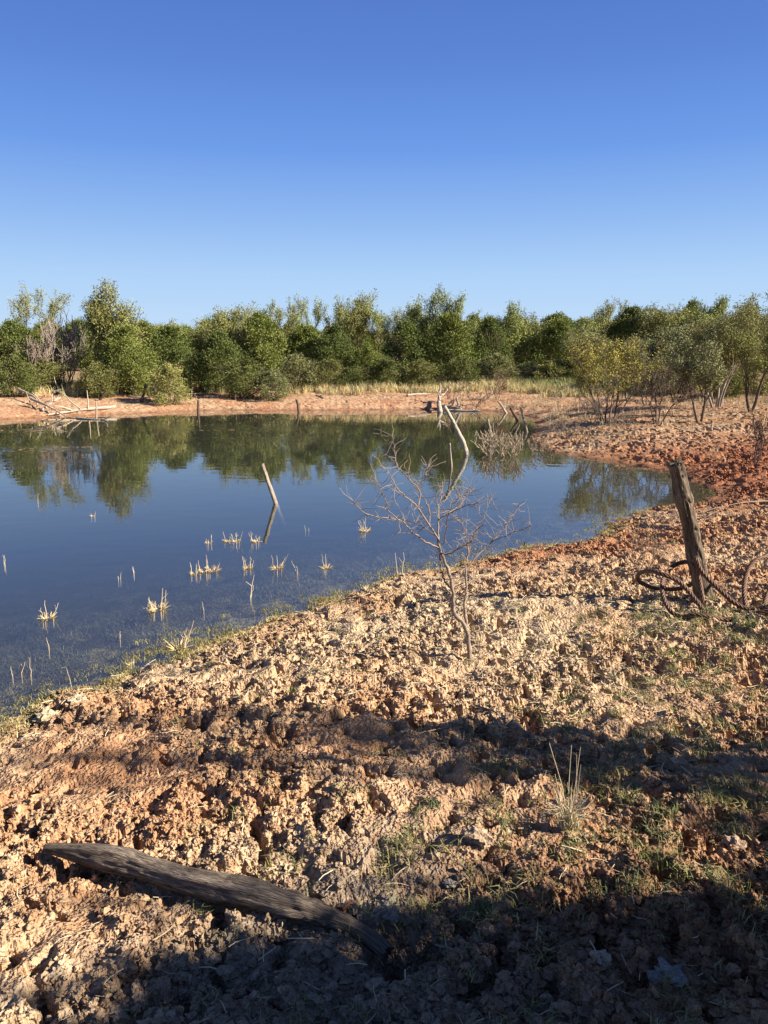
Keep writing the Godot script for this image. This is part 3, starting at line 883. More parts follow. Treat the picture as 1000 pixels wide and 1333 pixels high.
# ------------------------------------------------------------------ plants
func branch_lines(stems: int, levels: int, kids: int, lean: float, up: float, wander: float) -> Array:
	# each line: [points, radii, level]; level 0 are the last twigs
	var lines := []
	var queue := []
	for k in stems:
		var a := TAU * (k + rng.randf_range(-0.3, 0.3)) / stems
		var l := lean * rng.randf_range(0.5, 1.2)
		queue.append([Vector3(cos(a), 0, sin(a)) * 0.03 * (stems - 1), Vector3(cos(a) * l, 1.0, sin(a) * l).normalized(), rng.randf_range(0.8, 1.1), 0.021 / sqrt(stems * 0.6), levels, k])
	while queue:
		var q: Array = queue.pop_back()
		var p: Vector3 = q[0]
		var d: Vector3 = q[1]
		var pts := [p]
		var rad := [q[3]]
		var segs := 5 if q[4] > 0 else 3
		for s in segs:
			d = (d + jit(wander) + Vector3.UP * up * 0.25).normalized()
			p += d * q[2] / segs
			pts.append(p)
			rad.append(lerpf(q[3], q[3] * 0.55, (s + 1.0) / segs))
		lines.append([pts, rad, q[4], q[5]])
		if q[4] > 0:
			var n := kids + rng.randi_range(-1, 1)
			for k in maxi(n, 2):
				var at := segs if k == 0 else rng.randi_range(2, segs)
				var side := Vector3(rng.randf_range(-1, 1), rng.randf_range(-0.25, 0.75), rng.randf_range(-1, 1)).normalized()
				var nd: Vector3 = (d * 0.8 + side * 0.85).normalized()
				queue.append([pts[at], nd, q[2] * rng.randf_range(0.5, 0.75), rad[at] * 0.72, q[4] - 1, q[5]])
	return lines

func fit_lines(lines: Array, h: float, w: float) -> void:
	var top := 0.0
	var side := 0.0
	for l in lines:
		for p in l[0]:
			top = maxf(top, p.y)
			side = maxf(side, maxf(absf(p.x), absf(p.z)))
	for l in lines:
		for k in l[0].size():
			var p: Vector3 = l[0][k]
			l[0][k] = Vector3(p.x * w * 0.5 / side, p.y * h / top, p.z * w * 0.5 / side)
			l[1][k] *= h

func wood_of(lines: Array, m: Material, col: Color, thinnest := 0.004) -> ArrayMesh:
	var mb := MB.new()
	for l in lines:
		var rad := []
		for r in l[1]:
			rad.append(maxf(r, thinnest))
		mb.tube(l[0], rad, 6 if l[2] >= 2 else 4, shade_of(col, 0.15))
	return mb.mesh(m)

func leaf_spray(mb: MB, p: Vector3, d: Vector3, length: float, width: float, col: Color) -> void:
	var side := d.cross(Vector3(rng.randf_range(-1, 1), rng.randf_range(-1, 1), rng.randf_range(-1, 1))).normalized() * width
	mb.quad(p, p + d * length * 0.5 - side, p + d * length, p + d * length * 0.5 + side, col)

func feather_leaves(lines: Array, per: int, length: float, scatter_: float, low: float, h: float, m: Material) -> ArrayMesh:
	var mb := MB.new()
	for l in lines:
		if l[2] > 1:
			continue
		var tone := shade_of(Color(1, 1, 1), 0.28)
		var many: int = per if l[2] == 0 else int(per * 0.6)
		for k in many:
			var t: float = rng.randf() * (l[0].size() - 1.01)
			var p: Vector3 = (l[0][int(t)] as Vector3).lerp(l[0][int(t) + 1], t - int(t)) + jit(scatter_)
			if p.y < low * h * rng.randf_range(0.7, 1.3):
				continue
			var d := Vector3(rng.randf_range(-1, 1), rng.randf_range(-1.0, 0.35), rng.randf_range(-1, 1)).normalized()
			leaf_spray(mb, p, d, length * rng.randf_range(0.6, 1.3), length * rng.randf_range(0.10, 0.17), shade_of(tone, 0.2))
	return mb.mesh(m)

func clump_leaves(h: float, w: float, lobes: int, per: int, leaf: float, shape: float, m: Material) -> ArrayMesh:
	# many small scale-leaf sprays gathered in uneven lobes that reach down to the ground
	var mb := MB.new()
	for k in lobes:
		var t := pow((k + rng.randf()) / lobes, 0.9)
		var y := h * (0.06 + 0.86 * t)
		var prof := pow(1.0 - t, shape) * (0.55 + 0.45 * smoothstep(0.0, 0.25, t))
		var a := rng.randf() * TAU
		var rr := w * 0.47 * prof * sqrt(rng.randf_range(0.15, 1.0))
		var centre := Vector3(cos(a) * rr, y, sin(a) * rr)
		var size := Vector3(w * rng.randf_range(0.05, 0.17), h * rng.randf_range(0.06, 0.22), w * rng.randf_range(0.05, 0.17)) * (0.6 + 0.6 * prof)
		var tone := shade_of(Color(1, 1, 1), 0.22)
		for j in per:
			var o := Vector3(rng.randfn(), rng.randfn(), rng.randfn()).normalized() * pow(rng.randf(), 0.45) * rng.randf_range(0.7, 1.35)
			var p := centre + o * size
			if p.y < 0.02:
				p.y = 0.02 + rng.randf() * 0.1
			var d := (o * 0.8 + Vector3.UP * 0.5 + jit(0.7)).normalized()
			leaf_spray(mb, p, d, leaf * rng.randf_range(0.6, 1.5), leaf * rng.randf_range(0.16, 0.28), shade_of(tone, 0.22))
	return mb.mesh(m)

func crown_mats(called: String, base: Array) -> Array:
	var out := []
	for c in base:
		var m := mat("%s_%d" % [called, out.size()], c, 0.7)
		m.backlight_enabled = true
		m.backlight = Color(0.4, 0.42, 0.3)
		out.append(m)
	return out

func proto(lines: Array, wood: Material, wood_col: Color, crown: ArrayMesh, thinnest := 0.01) -> Array:
	return [wood_of(lines, wood, wood_col, thinnest), crown]

func build_treeline() -> void:
	var bark: StandardMaterial3D = mats["bark"]
	var jm := crown_mats("juniper_leaf", [Color(0.152, 0.175, 0.044), Color(0.112, 0.136, 0.038)])
	var mm := crown_mats("mesquite_leaf", [Color(0.24, 0.245, 0.080), Color(0.24, 0.270, 0.080), Color(0.33, 0.295, 0.06), Color(0.225, 0.23, 0.105)])
	var bm := crown_mats("scrub_leaf", [Color(0.115, 0.130, 0.040), Color(0.160, 0.160, 0.055), Color(0.26, 0.25, 0.085), Color(0.19, 0.195, 0.085)])
	var H0 := 3.4
	var jun := []
	for k in 4:
		var lines := branch_lines(3, 2, 3, 0.35, 0.7, 0.2)
		fit_lines(lines, H0 * 0.85, H0 * 0.6)
		jun.append(proto(lines, bark, Color(0.16, 0.12, 0.09), clump_leaves(H0, H0, 70, 300, 0.085, 0.62, jm[0])))
	var mes := []
	for k in 5:
		var lines := branch_lines(4, 3, 4, 0.55, 0.35, 0.28)
		fit_lines(lines, H0, H0)
		mes.append(proto(lines, bark, Color(0.17, 0.13, 0.10), feather_leaves(lines, 46, 0.105, 0.17, 0.06, H0, mm[0])))
	var slim := []
	for k in 3:
		var lines := branch_lines(2, 3, 3, 0.22, 0.6, 0.26)
		fit_lines(lines, H0, H0)
		slim.append(proto(lines, bark, Color(0.17, 0.13, 0.10), feather_leaves(lines, 50, 0.10, 0.14, 0.42, H0, mm[0])))
	var bush := []
	for k in 4:
		var lines := branch_lines(5, 2, 3, 0.8, 0.3, 0.3)
		fit_lines(lines, H0 * 0.9, H0 * 0.9)
		bush.append(proto(lines, bark, Color(0.2, 0.15, 0.11), clump_leaves(H0, H0, 46, 230, 0.12, 0.40, bm[0])))
	var sets := {"j": [jun, jm, "juniper_tree", "junipers in the far treeline"], "m": [mes, mm, "mesquite_tree", "mesquites in the far treeline"], "t": [slim, mm, "mesquite_tree", "mesquites in the far treeline"], "b": [bush, bm, "scrub_bush", "scrub bushes along the far bank"]}
	for row in TREES:
		var s: Array = sets[row[4]]
		var p: Array = s[0][rng.randi() % s[0].size()]
		var y := ground_y(row[0], row[1])
		var o := thing(s[2], Vector3(row[0], y - 0.05, row[1]), row[6], "bush" if row[4] == "b" else "tree", s[3])
		obj("trunk", p[0], o)
		var c := obj("crown", p[1], o)
		c.material_override = s[1][row[5]]
		o.scale = Vector3(row[3] / H0 * 1.12, (row[2] + 0.05) / H0, row[3] / H0 * 1.12)
		o.rotation.y = rng.randf() * TAU
	# the wood farther back reads as one mass
	var far := stuff("distant_woodland", "mass of scrub woodland far behind the first trees", "woodland")
	for kind in 3:
		var where := []
		var cols := []
		for k in 60:
			var z := rng.randf_range(-74.0, -46.0)
			var x := rng.randf_range(-0.75, 0.75) * -z
			var hh := rng.randf_range(2.3, 3.2) + (0.5 if x > 5.0 else 0.0)
			var sc := hh / H0
			where.append(Transform3D(Basis(Vector3.UP, rng.randf() * TAU).scaled(Vector3(sc * 1.35, sc, sc * 1.35)), Vector3(x, ground_y(x, z) - 0.05, z)))
			cols.append(shade_of(Color(1, 1, 1), 0.15))
		scatter("trees", jun[kind][1] if kind < 2 else mes[0][1], where, cols, far)
	# the scrub the photographer stands beside: it throws the shade on the foreground
	shade_tree(jm, mm, bark)

func shade_tree(jm: Array, mm: Array, bark: Material) -> void:
	for row in SHADE:
		var w: float = row[3]
		var h: float = row[2]
		var at := Vector3(row[0], ground_y(row[0], row[1]) - 0.03, row[1])
		var lines := branch_lines(3, 3, 4, 0.5, 0.4, 0.26)
		if row[4] == "j":
			fit_lines(lines, h * 0.85, w * 0.6)
			var o := thing("juniper_tree", at, row[5], "tree", "trees beside the photographer")
			obj("trunk", wood_of(lines, bark, Color(0.16, 0.12, 0.09)), o)
			obj("crown", clump_leaves(h, w, 60, 420, 0.10, 0.5, jm[0]), o)
		else:
			fit_lines(lines, h, w)
			var o := thing("mesquite_tree", at, row[5], "tree", "trees beside the photographer")
			obj("trunk", wood_of(lines, bark, Color(0.17, 0.13, 0.10)), o)
			obj("crown", feather_leaves(lines, int(row[6]), 0.11, 0.10, 0.3, h, mm[0]), o)

func bare_shrub(called: String, label: String, group: String, at: Vector3, h: float, w: float, stems: int, levels: int, kids: int, lean: float, col: Color, thin: float, category := "shrub", turn := 0.0) -> Node3D:
	var lines := branch_lines(stems, levels, kids, lean, 0.25, 0.25)
	fit_lines(lines, h, w)
	var o := thing(called, at, label, category, group)
	o.rotation.y = turn
	for k in stems:
		var own := lines.filter(func(l): return l[3] == k)
		obj("stem", wood_of(own, mats["bark"], col, thin), o)
	return o

func build_right_bank_plants() -> void:
	var leaf_y: StandardMaterial3D = mats["mesquite_leaf_2"]
	var leaf_g: StandardMaterial3D = mats["mesquite_leaf_0"]
	var leaf_s: StandardMaterial3D = mats["mesquite_leaf_3"]
	for row in RIGHT:
		# x, z, h, w, stems, levels, kids, lean, leaves, low, leaf material, bark tone, label
		var at := Vector3(row[0], ground_y(row[0], row[1]) - 0.03, row[1])
		var lines := branch_lines(row[4], row[5], row[6], row[7], 0.3, 0.26)
		fit_lines(lines, row[2], row[3])
		var o := thing("mesquite_tree", at, row[12], "tree", "young mesquites on the right bank")
		obj("trunk", wood_of(lines, mats["bark"], row[11], 0.006), o)
		obj("crown", feather_leaves(lines, row[8] * 3, 0.065, 0.10, row[9], row[2], {"y": leaf_y, "g": leaf_g, "s": leaf_s}[row[10]]), o)
	for row in BARE:
		# x, z, h, w, stems, levels, kids, lean, tone, thinnest, label
		var y := ground_y(row[0], row[1])
		bare_shrub("bare_shrub", row[10], "leafless shrubs", Vector3(row[0], y - 0.02, row[1]), row[2], row[3], row[4], row[5], row[6], row[7], row[8], row[9])


# ------------------------------------------------------------------ wood
func curve_points(src: Array, n: int) -> Array:
	var cv := Curve3D.new()
	for k in src.size():
		var p: Vector3 = src[k]
		var t: Vector3 = (src[mini(k + 1, src.size() - 1)] - src[maxi(k - 1, 0)]) / 6.0
		cv.add_point(p, -t, t)
	var out := []
	var total := cv.get_baked_length()
	for k in n:
		out.append(cv.sample_baked(total * k / (n - 1.0), true))
	return out

func weathered(src: Array, rad: Callable, rings: int, sides: int, seed_: int, tones: Array, material: Material, split := 0.16) -> ArrayMesh:
	# a weathered pole: grooves along the grain, splits, broken uneven ends
	var pts := curve_points(src, rings)
	var f := noise(seed_, 1.0, FastNoiseLite.TYPE_SIMPLEX, 3)
	var mb := MB.new()
	var total := 0.0
	for k in rings - 1:
		total += (pts[k] as Vector3).distance_to(pts[k + 1])
	var a := ((pts[1] - pts[0]) as Vector3).cross(Vector3(0.2, 0.9, 0.3)).normalized()
	for k in rings:
		var t: Vector3 = (pts[mini(k + 1, rings - 1)] - pts[maxi(k - 1, 0)]).normalized()
		a = (a - t * a.dot(t)).normalized()
		var b := t.cross(a)
		var u := k / (rings - 1.0)
		var r: float = rad.call(u)
		for s in sides:
			var an := TAU * s / sides
			var cx := cos(an)
			var sx := sin(an)
			var along := u * total
			var big := f.get_noise_3d(cx * 0.9, sx * 0.9, along * 3.0 / maxf(r * 20.0, 0.3))
			var tw := an + along * 0.2
			var gr := absf(f.get_noise_3d(cos(tw) * 6.5, sin(tw) * 6.5, along * 1.1))
			var fine := f.get_noise_3d(cos(tw) * 19.0, sin(tw) * 19.0, along * 2.0)
			var q := r * (1.0 + 0.20 * big - split * smoothstep(0.14, 0.0, gr) + 0.05 * fine)
			var ragged := 0.0
			if k == 0 or k == rings - 1:
				ragged = r * 0.9 * f.get_noise_3d(cx * 4.0, sx * 4.0, 7.0)
			mb.v.append(pts[k] + (a * cx + b * sx) * q + t * ragged)
			var tone: Color = (tones[0] as Color).lerp(tones[1], clampf(0.5 + 0.9 * f.get_noise_3d(cos(tw) * 3.0, sin(tw) * 3.0, along * 1.2 + 5.0) + 0.5 * fine, 0.0, 1.0))
			mb.c.append(tone)
			mb.u.append(Vector2(float(s) / sides, along))
	for k in rings - 1:
		for s in sides:
			var p := k * sides + s
			var q := k * sides + (s + 1) % sides
			mb.i.append_array([p, p + sides, q, q, p + sides, q + sides])
	for e in 2:
		var at := mb.v.size()
		var ring := 0 if e == 0 else (rings - 1) * sides
		var mid := Vector3.ZERO
		for s in sides:
			mid += mb.v[ring + s] / sides
		mb.v.append(mid)
		mb.c.append((tones[0] as Color).lerp(tones[1], 0.6))
		mb.u.append(Vector2.ZERO)
		for s in sides:
			if e == 0:
				mb.i.append_array([ring + s, ring + (s + 1) % sides, at])
			else:
				mb.i.append_array([ring + (s + 1) % sides, ring + s, at])
	mb.round_off()
	return mb.mesh(material)

func rope_mesh(src: Array, radius: float, material: Material) -> ArrayMesh:
	# five strands laid round one another
	var total := 0.0
	for k in src.size() - 1:
		total += (src[k] as Vector3).distance_to(src[k + 1])
	var n := int(total / 0.009) + 8
	var pts := curve_points(src, n)
	var mb := MB.new()
	var aa := []
	var bb := []
	var a := ((pts[1] - pts[0]) as Vector3).cross(Vector3(0.3, 0.8, 0.4)).normalized()
	for k in n:
		var t: Vector3 = (pts[mini(k + 1, n - 1)] - pts[maxi(k - 1, 0)]).normalized()
		a = (a - t * a.dot(t)).normalized()
		aa.append(a)
		bb.append(t.cross(a))
	for s in 5:
		var line := []
		var rad := []
		for k in n:
			var an: float = TAU * s / 5.0 + total * k / n / 0.13 * TAU
			line.append(pts[k] + (aa[k] * cos(an) + bb[k] * sin(an)) * radius * 0.62)
			rad.append(radius * 0.42)
		mb.tube(line, rad, 5, shade_of(Color(1, 1, 1), 0.2))
	return mb.mesh(material)

func build_post_and_cables() -> void:
	var wood: StandardMaterial3D = mats["grey_wood"]
	var line := []
	for p in POST:
		line.append(v3(p))
	var base: Vector3 = Vector3(line[0].x, ground_y(line[0].x, line[0].z), line[0].z)
	var local := []
	for p in line:
		local.append(p - base)
	var dirn: Vector3 = (local[1] - local[0]).normalized()
	local[0] = local[1] - dirn * ((local[1].y + 0.15) / dirn.y)
	var o := thing("fence_post", base, "weathered leaning fence post with rusty cable looped at its foot", "post")
	obj("shaft", weathered(local, func(u): return 0.062 - 0.012 * u + 0.010 * exp(-pow((u - 0.78) / 0.05, 2.0)), 120, 40, 501, [Color(0.10, 0.078, 0.06), Color(0.30, 0.24, 0.18)], wood, 0.22), o)
	var rust: StandardMaterial3D = mats["rusty_cable"]
	var sets := [["a", "b", "c"], ["d", "e", "f", "g", "h"]]
	var labels := ["rusty twisted wire cable looped round the foot of the fence post", "tangle of dark rusty wire cable at the right edge of the photograph"]
	for k in 2:
		var first: Array = CABLES[sets[k][0]]
		var org := v3(first[first.size() - 1])
		org.y = ground_y(org.x, org.z)
		var t := thing("wire_cable", org, labels[k], "cable", "rusty wire cables")
		for key in sets[k]:
			var pts := []
			for q in CABLES[key]:
				var p := v3(q)
				p.y = maxf(p.y, ground_y(p.x, p.z) + 0.016)
				pts.append(p - org)
			obj("cable_loop", rope_mesh(pts, 0.0155, rust), t)

func build_log() -> void:
	var line := []
	for p in LOG:
		line.append(Vector3(p[0], 0, p[2]))
	var base := v3(LOG[4])
	base.y = ground_y(base.x, base.z)
	var local := []
	for k in line.size():
		var p: Vector3 = line[k]
		# a straight timber: it bridges the hollows and lies on the high spots
		p.y = lerpf(0.0, 0.0, 0.0) + LOG_Y[k]
		local.append(p - base)
	var o := thing("driftwood_log", base, "long grey weathered log lying on the clay in the foreground", "log")
	obj("timber", weathered(local, func(u): return 0.016 + 0.026 * smoothstep(0.0, 0.25, u) - 0.020 * smoothstep(0.72, 1.0, u) + 0.005 * sin(u * 13.0), 170, 44, 601, [Color(0.15, 0.118, 0.094), Color(0.35, 0.29, 0.235)], mats["grey_wood"], 0.14), o)

func build_sapling() -> void:
	var base := Vector3(0.49, 0, -4.149)
	base.y = ground_y(base.x, base.z)
	var o := thing("bare_sapling", base, "thin leafless sapling with spreading twigs on the near bank", "tree")
	var twig := MB.new()
	for row in SAPLING:
		var pts := []
		for q in row[1]:
			pts.append(v3(q) - base)
		if row[0] == "trunk" and row[2] > 0.015:
			pts[0].y = -0.06
		var n: int = pts.size() * 4
		pts = curve_points(pts, n)
		var rad := []
		for k in n:
			rad.append(0.82 * lerpf(row[2], row[3], k / (n - 1.0)) * rng.randf_range(0.9, 1.12))
			if k > 0 and k < n - 1:
				pts[k] += jit(0.004)
		var mb := MB.new()
		mb.tube(pts, rad, 8, shade_of(Color(0.29, 0.225, 0.18), 0.12))
		obj(row[0], mb.mesh(mats["bark"]), o)
		# side twigs, zigzag and thorny
		if row[0] == "trunk" and row[2] > 0.015:
			continue
		for k in int(n * 1.3):
			var at := rng.randi_range(int(n * 0.3), n - 1)
			var d := (jit(1.0) + Vector3.UP * 0.35).normalized()
			var len_ := rng.randf_range(0.02, 0.13)
			var p: Vector3 = pts[at]
			var tp := [p]
			var tr := [0.0016]
			for s in 3:
				d = (d + jit(0.5)).normalized()
				p += d * len_ / 3.0
				tp.append(p)
				tr.append(0.0014 - 0.0002 * s)
			twig.tube(tp, tr, 3, shade_of(Color(0.33, 0.265, 0.215), 0.25))
	obj("twigs", twig.mesh(mats["bark"]), o)

func build_stakes() -> void:
	for row in STAKES:
		var base := v3(row[0])
		var d := v3(row[1])
		var up: Vector3 = d / maxf(d.y, 0.05)
		var deep := maxf(base.y - ground_y(base.x, base.z), 0.0)
		var foot := -up * (deep + 0.12)
		var dark: bool = row[3] == 1
		var tones := [Color(0.09, 0.065, 0.05), Color(0.17, 0.125, 0.095)] if dark else [Color(0.36, 0.295, 0.23), Color(0.64, 0.55, 0.44)]
		var r: float = row[2]
		var side := Vector3(rng.randf_range(-1, 1), 0, 0.3) * r * 0.4
		var pts := [foot, d * 0.3 + side * 0.5, d * 0.65 + side, d]
		var o := thing("wooden_stake", base, row[4], "stake", "old stakes in and around the pond")
		obj("shaft", weathered(pts, func(u): return r * (1.05 - 0.25 * u), 26, 12, 700 + taken["wooden_stake"], tones, mats["grey_wood"]), o)
	# the bleached trunk bent over in the water
	var org := v3(BENT_TRUNK[0])
	org.y = ground_y(org.x, org.z)
	var o := thing("dead_trunk", org, "bleached bent dead trunk rising from the water beside the brush", "dead tree")
	var parts := [["trunk", BENT_TRUNK, 0.058, 0.034], ["branch", BENT_FORK, 0.026, 0.012], ["branch", BENT_STUB, 0.03, 0.02]]
	for p in parts:
		var pts := []
		for q in p[1]:
			pts.append(v3(q) - org)
		if p[0] == "trunk":
			pts.push_front(Vector3((pts[0] as Vector3).x + 0.06, -0.15, 0))
		obj(p[0], weathered(pts, func(u): return lerpf(p[2], p[3], u), 30, 14, 760, [Color(0.50, 0.43, 0.34), Color(0.72, 0.65, 0.54)], mats["grey_wood"]), o)

func build_driftwood() -> void:
	for row in DRIFT:
		var a := Vector3(row[0], 0, row[1])
		var b := Vector3(row[2], 0, row[3])
		a.y = maxf(ground_y(a.x, a.z), -0.02) + row[4]
		b.y = maxf(ground_y(b.x, b.z), -0.02) + row[5]
		var mid := (a + b) * 0.5 + Vector3(rng.randf_range(-0.08, 0.08), rng.randf_range(0.0, 0.02), rng.randf_range(-0.1, 0.1)) * a.distance_to(b)
		mid.y = maxf(mid.y, ground_y(mid.x, mid.z) + row[6] * 0.6)
		var r: float = row[6]
		var o := thing("driftwood_branch", a, row[7], "driftwood", "driftwood on the far bank")
		obj("limb", weathered([Vector3.ZERO, mid - a, b - a], func(u): return r * (1.0 - 0.6 * u), 22, 10, 800 + taken["driftwood_branch"], [Color(0.38, 0.32, 0.26), Color(0.64, 0.56, 0.46)], mats["grey_wood"]), o)
		for k in 4:
			var mb := MB.new()
			var p := a.lerp(b, rng.randf_range(0.3, 0.95)) - a
			p.y += r
			var d := ((b - a).normalized() + jit(0.9) + Vector3.UP * 0.5).normalized()
			var l := a.distance_to(b) * rng.randf_range(0.12, 0.3)
			mb.tube([p, p + d * l * 0.5 + jit(0.04), p + d * l], [r * 0.4, r * 0.32, r * 0.2], 5, shade_of(Color(0.48, 0.41, 0.33), 0.15))
			obj("twig", mb.mesh(mats["bark"]), o)

func build_reeds() -> void:
	for row in REEDS:
		var at := Vector3(row[0], 0, row[1])
		at.y = minf(ground_y(at.x, at.z), 0.0) if shore(at.x, at.z) < 0.0 else ground_y(at.x, at.z)
		var o := thing("reed_stub", at, row[4], "reeds", "dead reed stubs in the shallows")
		var h: float = row[2]
		var n: int = row[3]
		var mb := MB.new()
		var lift := -at.y
		var single := n == 1
		for k in n:
			var a := rng.randf() * TAU
			var lean := rng.randf_range(0.08, 0.5) if not single else 0.18
			var d := Vector3(cos(a) * lean, 1, sin(a) * lean * 0.6)
			var hh := 0.8 * h * (1.0 if k == 0 else rng.randf_range(0.4, 0.95))
			var p := Vector3(cos(a), 0, sin(a)) * (0.0 if single else 0.02 + 0.10 * h)
			var r := 0.0020 + 0.008 * h
			var pts := [p + Vector3.UP * (maxf(lift - 0.06, 0.0) - 0.02), p + Vector3.UP * lift]
			var rad := [r, r]
			for s in 4:
				var u := (s + 1) / 4.0
				pts.append(p + Vector3.UP * lift + d * hh * u + jit(h * 0.03))
				rad.append(r * (1.0 - 0.55 * u))
			if row[4].contains("hooked"):
				pts.append((pts[pts.size() - 1] as Vector3) + Vector3(-0.03, -0.008, 0))
				rad.append(r * 0.4)
			mb.tube(pts, rad, 5, shade_of(Color(0.46, 0.38, 0.27), 0.2))
			if hh > 0.07 and not single and rng.randf() < 0.6:
				var q: Vector3 = pts[3]
				mb.tube([q, q + Vector3(rng.randf_range(-1, 1), 0.9, rng.randf_range(-0.5, 0.5)).normalized() * hh * 0.35], [r * 0.6, r * 0.35], 4, shade_of(Color(0.46, 0.38, 0.27), 0.2))
		if n >= 3:
			# matted dead leaves at the foot
			for k in n * 9:
				var a := rng.randf() * TAU
				var d := Vector3(cos(a), rng.randf_range(0.1, 1.2), sin(a)).normalized()
				var p := Vector3(cos(a) * 0.12 * h, lift - 0.004, sin(a) * 0.12 * h)
				var l := h * rng.randf_range(0.15, 0.4)
				mb.tube([p, p + d * l], [0.0026 + 0.006 * h, 0.0012], 3, shade_of(Color(0.50, 0.38, 0.20), 0.25))
		obj("stalks", mb.mesh(mats["straw"]), o)

func build_tussocks() -> void:
	for row in TUSSOCK:
		var at := Vector3(row[0], ground_y(row[0], row[1]) - 0.01, row[1])
		var o := thing("grass_tussock", at, row[5], "grass", "single grass tussocks on the near bank")
		var m := StandardMaterial3D.new()
		m = (mats["grass_blade"] as StandardMaterial3D).duplicate()
		m.albedo_color = (row[4] as Color).linear_to_srgb()
		obj("blades", tuft_mesh(int(row[3]), row[2], 0.0035, row[2] * 0.45, m, 0.8), o)
		if row.size() > 6:
			var mb := MB.new()
			for k in int(row[6]):
				var a := rng.randf() * TAU
				var hh: float = row[2] * rng.randf_range(1.3, 2.2)
				var d := Vector3(cos(a) * 0.22, 1, sin(a) * 0.22)
				mb.tube([Vector3.ZERO, d * hh * 0.5 + jit(0.01), d * hh + jit(0.02)], [0.0018, 0.0014, 0.0009], 4, shade_of(Color(0.46, 0.38, 0.26), 0.15))
			obj("seed_stalks", mb.mesh(mats["straw"]), o)

func build_lumps() -> void:
	for row in LUMPS:
		# x, z, size, tone, label, category
		var s: float = row[2]
		var at := Vector3(row[0], ground_y(row[0], row[1]) + s * 0.30, row[1])
		var mb: ArrayMesh = clod_mesh(900 + taken.get("clay_clod", 0) * 7, mats["clay_lump"], 2)
		var o := obj("clay_clod", mb)
		var m := (mats["clay_lump"] as StandardMaterial3D).duplicate()
		m.albedo_color = (row[3] as Color).linear_to_srgb()
		o.material_override = m
		o.position = at
		o.scale = Vector3(s * rng.randf_range(1.0, 1.35), s * rng.randf_range(0.75, 0.95), s * rng.randf_range(0.9, 1.2))
		o.rotation.y = rng.randf() * TAU
		tag(o, row[4], "clod", "large single clods")


# ------------------------------------------------------------------ scene
func sky_image() -> ImageTexture:
	# a clear afternoon sky, the same in every direction: deep blue overhead, pale at the horizon
	var stops := [[-90.0, Color(0.10, 0.075, 0.055)], [-3.0, Color(0.22, 0.20, 0.18)], [-0.6, Color(0.62, 0.74, 0.86)], [0.0, Color(0.60, 0.76, 0.95)], [5.2, Color(0.435, 0.655, 0.945)], [9.0, Color(0.29, 0.50, 0.89)], [13.4, Color(0.162, 0.345, 0.82)], [18.0, Color(0.115, 0.255, 0.69)], [23.5, Color(0.085, 0.192, 0.57)], [45.0, Color(0.066, 0.130, 0.345)], [90.0, Color(0.052, 0.098, 0.25)]]
	var w := 64
	var h := 720
	var im := Image.create(w, h, false, Image.FORMAT_RGBF)
	for y in h:
		var el := 90.0 - 180.0 * (y + 0.5) / h
		var c: Color = stops[0][1]
		for k in stops.size() - 1:
			if el >= stops[k][0]:
				c = (stops[k][1] as Color).lerp(stops[k + 1][1], clampf((el - stops[k][0]) / (stops[k + 1][0] - stops[k][0]), 0.0, 1.0))
		for x in w:
			im.set_pixel(x, y, Color(c.r / EXPOSURE, c.g / EXPOSURE, c.b / EXPOSURE))
	return ImageTexture.create_from_image(im)

const EXPOSURE := 3.1

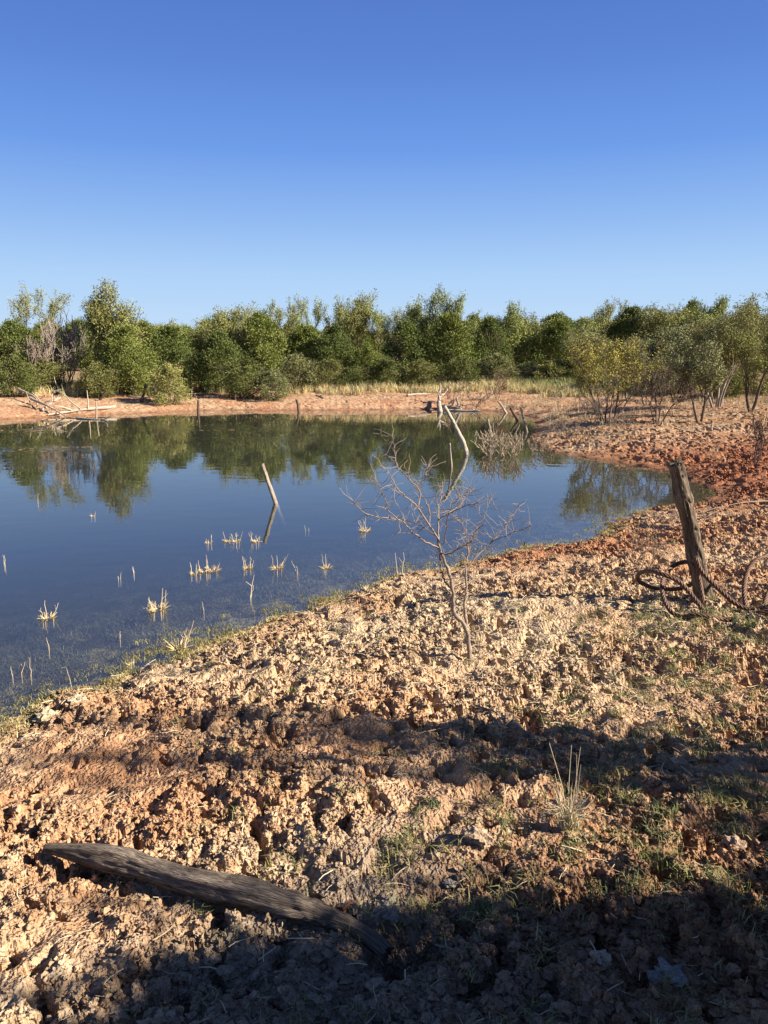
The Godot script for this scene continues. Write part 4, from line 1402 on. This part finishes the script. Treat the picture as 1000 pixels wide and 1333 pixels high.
func _ready() -> void:
	# camera, sky, sun and exposure
	var cam := Camera3D.new()
	cam.name = "camera"
	cam.position = Vector3(0, 2.0, 0)
	cam.rotation_degrees = Vector3(-11.5, 0, 0)
	cam.fov = 67.0
	cam.near = 0.05
	cam.far = 600.0
	add_child(cam)
	var env := Environment.new()
	env.background_mode = Environment.BG_SKY
	var sky := Sky.new()
	var sm := PanoramaSkyMaterial.new()
	sm.panorama = sky_image()
	sky.sky_material = sm
	env.sky = sky
	env.tonemap_mode = Environment.TONE_MAPPER_LINEAR
	env.tonemap_exposure = EXPOSURE
	env.volumetric_fog_enabled = true
	env.volumetric_fog_density = 0.0
	env.ssao_enabled = true
	env.ssil_enabled = true
	env.sdfgi_enabled = true
	var we := WorldEnvironment.new()
	we.name = "environment"
	we.environment = env
	add_child(we)
	var sun := DirectionalLight3D.new()
	sun.name = "sun"
	sun.light_energy = 1.55
	sun.light_color = Color(1.0, 0.955, 0.88)
	sun.light_angular_distance = 0.53
	sun.shadow_enabled = true
	add_child(sun)
	sun.look_at_from_position(Vector3.ZERO, -SUN, Vector3.UP)

	rng.seed = 20240917
	n_bank = noise(1, 0.45)
	n_shore = noise(2, 1.6, FastNoiseLite.TYPE_SIMPLEX_SMOOTH, 3)
	n_lump = noise(3, 3.2, FastNoiseLite.TYPE_SIMPLEX_SMOOTH, 3)
	n_plate = noise(4, 7.5, FastNoiseLite.TYPE_CELLULAR)
	n_plate.cellular_return_type = FastNoiseLite.RETURN_CELL_VALUE
	n_clod = noise(5, 9.0, FastNoiseLite.TYPE_SIMPLEX, 5)
	n_clod.fractal_gain = 0.58
	n_crumb = noise(6, 33.0, FastNoiseLite.TYPE_CELLULAR)
	n_crumb.cellular_return_type = FastNoiseLite.RETURN_DISTANCE
	for f in [n_plate, n_crumb]:
		f.domain_warp_enabled = true
		f.domain_warp_amplitude = 0.10
		f.domain_warp_frequency = 6.0
	n_crumb.domain_warp_amplitude = 0.04
	n_crumb.domain_warp_frequency = 16.0
	n_pit = noise(7, 5.2, FastNoiseLite.TYPE_SIMPLEX, 2)
	n_gap = noise(12, 6.0, FastNoiseLite.TYPE_CELLULAR)
	n_gap.cellular_return_type = FastNoiseLite.RETURN_DISTANCE2_SUB
	n_gap.domain_warp_enabled = true
	n_gap.domain_warp_amplitude = 0.09
	n_gap.domain_warp_frequency = 9.0
	n_rough = noise(8, 0.9)
	n_tone = noise(9, 0.55, FastNoiseLite.TYPE_SIMPLEX_SMOOTH, 3)
	n_tone2 = noise(10, 2.1, FastNoiseLite.TYPE_SIMPLEX_SMOOTH, 3)
	n_fine = noise(11, 14.0, FastNoiseLite.TYPE_SIMPLEX, 3)

	var bark := mat("bark", Color(1, 1, 1), 0.9)
	bark.albedo_texture = noise_texture(noise(41, 0.05, FastNoiseLite.TYPE_SIMPLEX, 4), 128, Color(0.72, 0.71, 0.70), Color(1, 1, 1))
	var wood := mat("grey_wood", Color(1, 1, 1), 0.85)
	wood.uv1_scale = Vector3(4, 1.1, 1)   # fine grain runs along the timber
	wood.albedo_texture = noise_texture(noise(45, 0.06, FastNoiseLite.TYPE_SIMPLEX, 4), 256, Color(0.62, 0.60, 0.58), Color(1, 1, 1))
	wood.heightmap_enabled = true
	wood.heightmap_texture = noise_texture(noise(42, 0.05, FastNoiseLite.TYPE_SIMPLEX, 4), 256, Color.BLACK, Color.WHITE)
	wood.heightmap_scale = 0.5
	mat("straw", Color(1, 1, 1), 0.8)
	var rust := mat("rusty_cable", Color(0.215, 0.130, 0.090), 0.62)
	rust.metallic = 0.25
	rust.metallic_specular = 0.4
	rust.uv1_triplanar = true
	rust.uv1_scale = Vector3(6, 6, 6)
	rust.albedo_texture = noise_texture(noise(43, 0.04, FastNoiseLite.TYPE_SIMPLEX, 4), 256, Color(0.55, 0.50, 0.47), Color(1, 1, 1))
	var lump := mat("clay_lump", Color(0.4, 0.3, 0.2), 0.95)
	lump.uv1_triplanar = true
	lump.uv1_world_triplanar = true
	lump.uv1_scale = Vector3(6, 6, 6)
	lump.albedo_texture = noise_texture(noise(44, 0.04, FastNoiseLite.TYPE_SIMPLEX, 5), 256, Color(0.65, 0.63, 0.60), Color(1, 1, 1))
	lump.heightmap_enabled = true
	lump.heightmap_texture = lump.albedo_texture
	lump.heightmap_scale = 1.5

	var t0 := Time.get_ticks_msec()
	make_shore_grid()
	print("shore ", Time.get_ticks_msec() - t0)
	build_ground()
	print("ground ", Time.get_ticks_msec() - t0)
	build_water()
	print("water ", Time.get_ticks_msec() - t0)
	build_treeline()
	build_right_bank_plants()
	print("trees ", Time.get_ticks_msec() - t0)
	build_post_and_cables()
	build_log()
	build_sapling()
	build_stakes()
	build_driftwood()
	build_reeds()
	build_lumps()
	build_clods()
	build_cover()
	build_tussocks()
	print("done ", Time.get_ticks_msec() - t0)
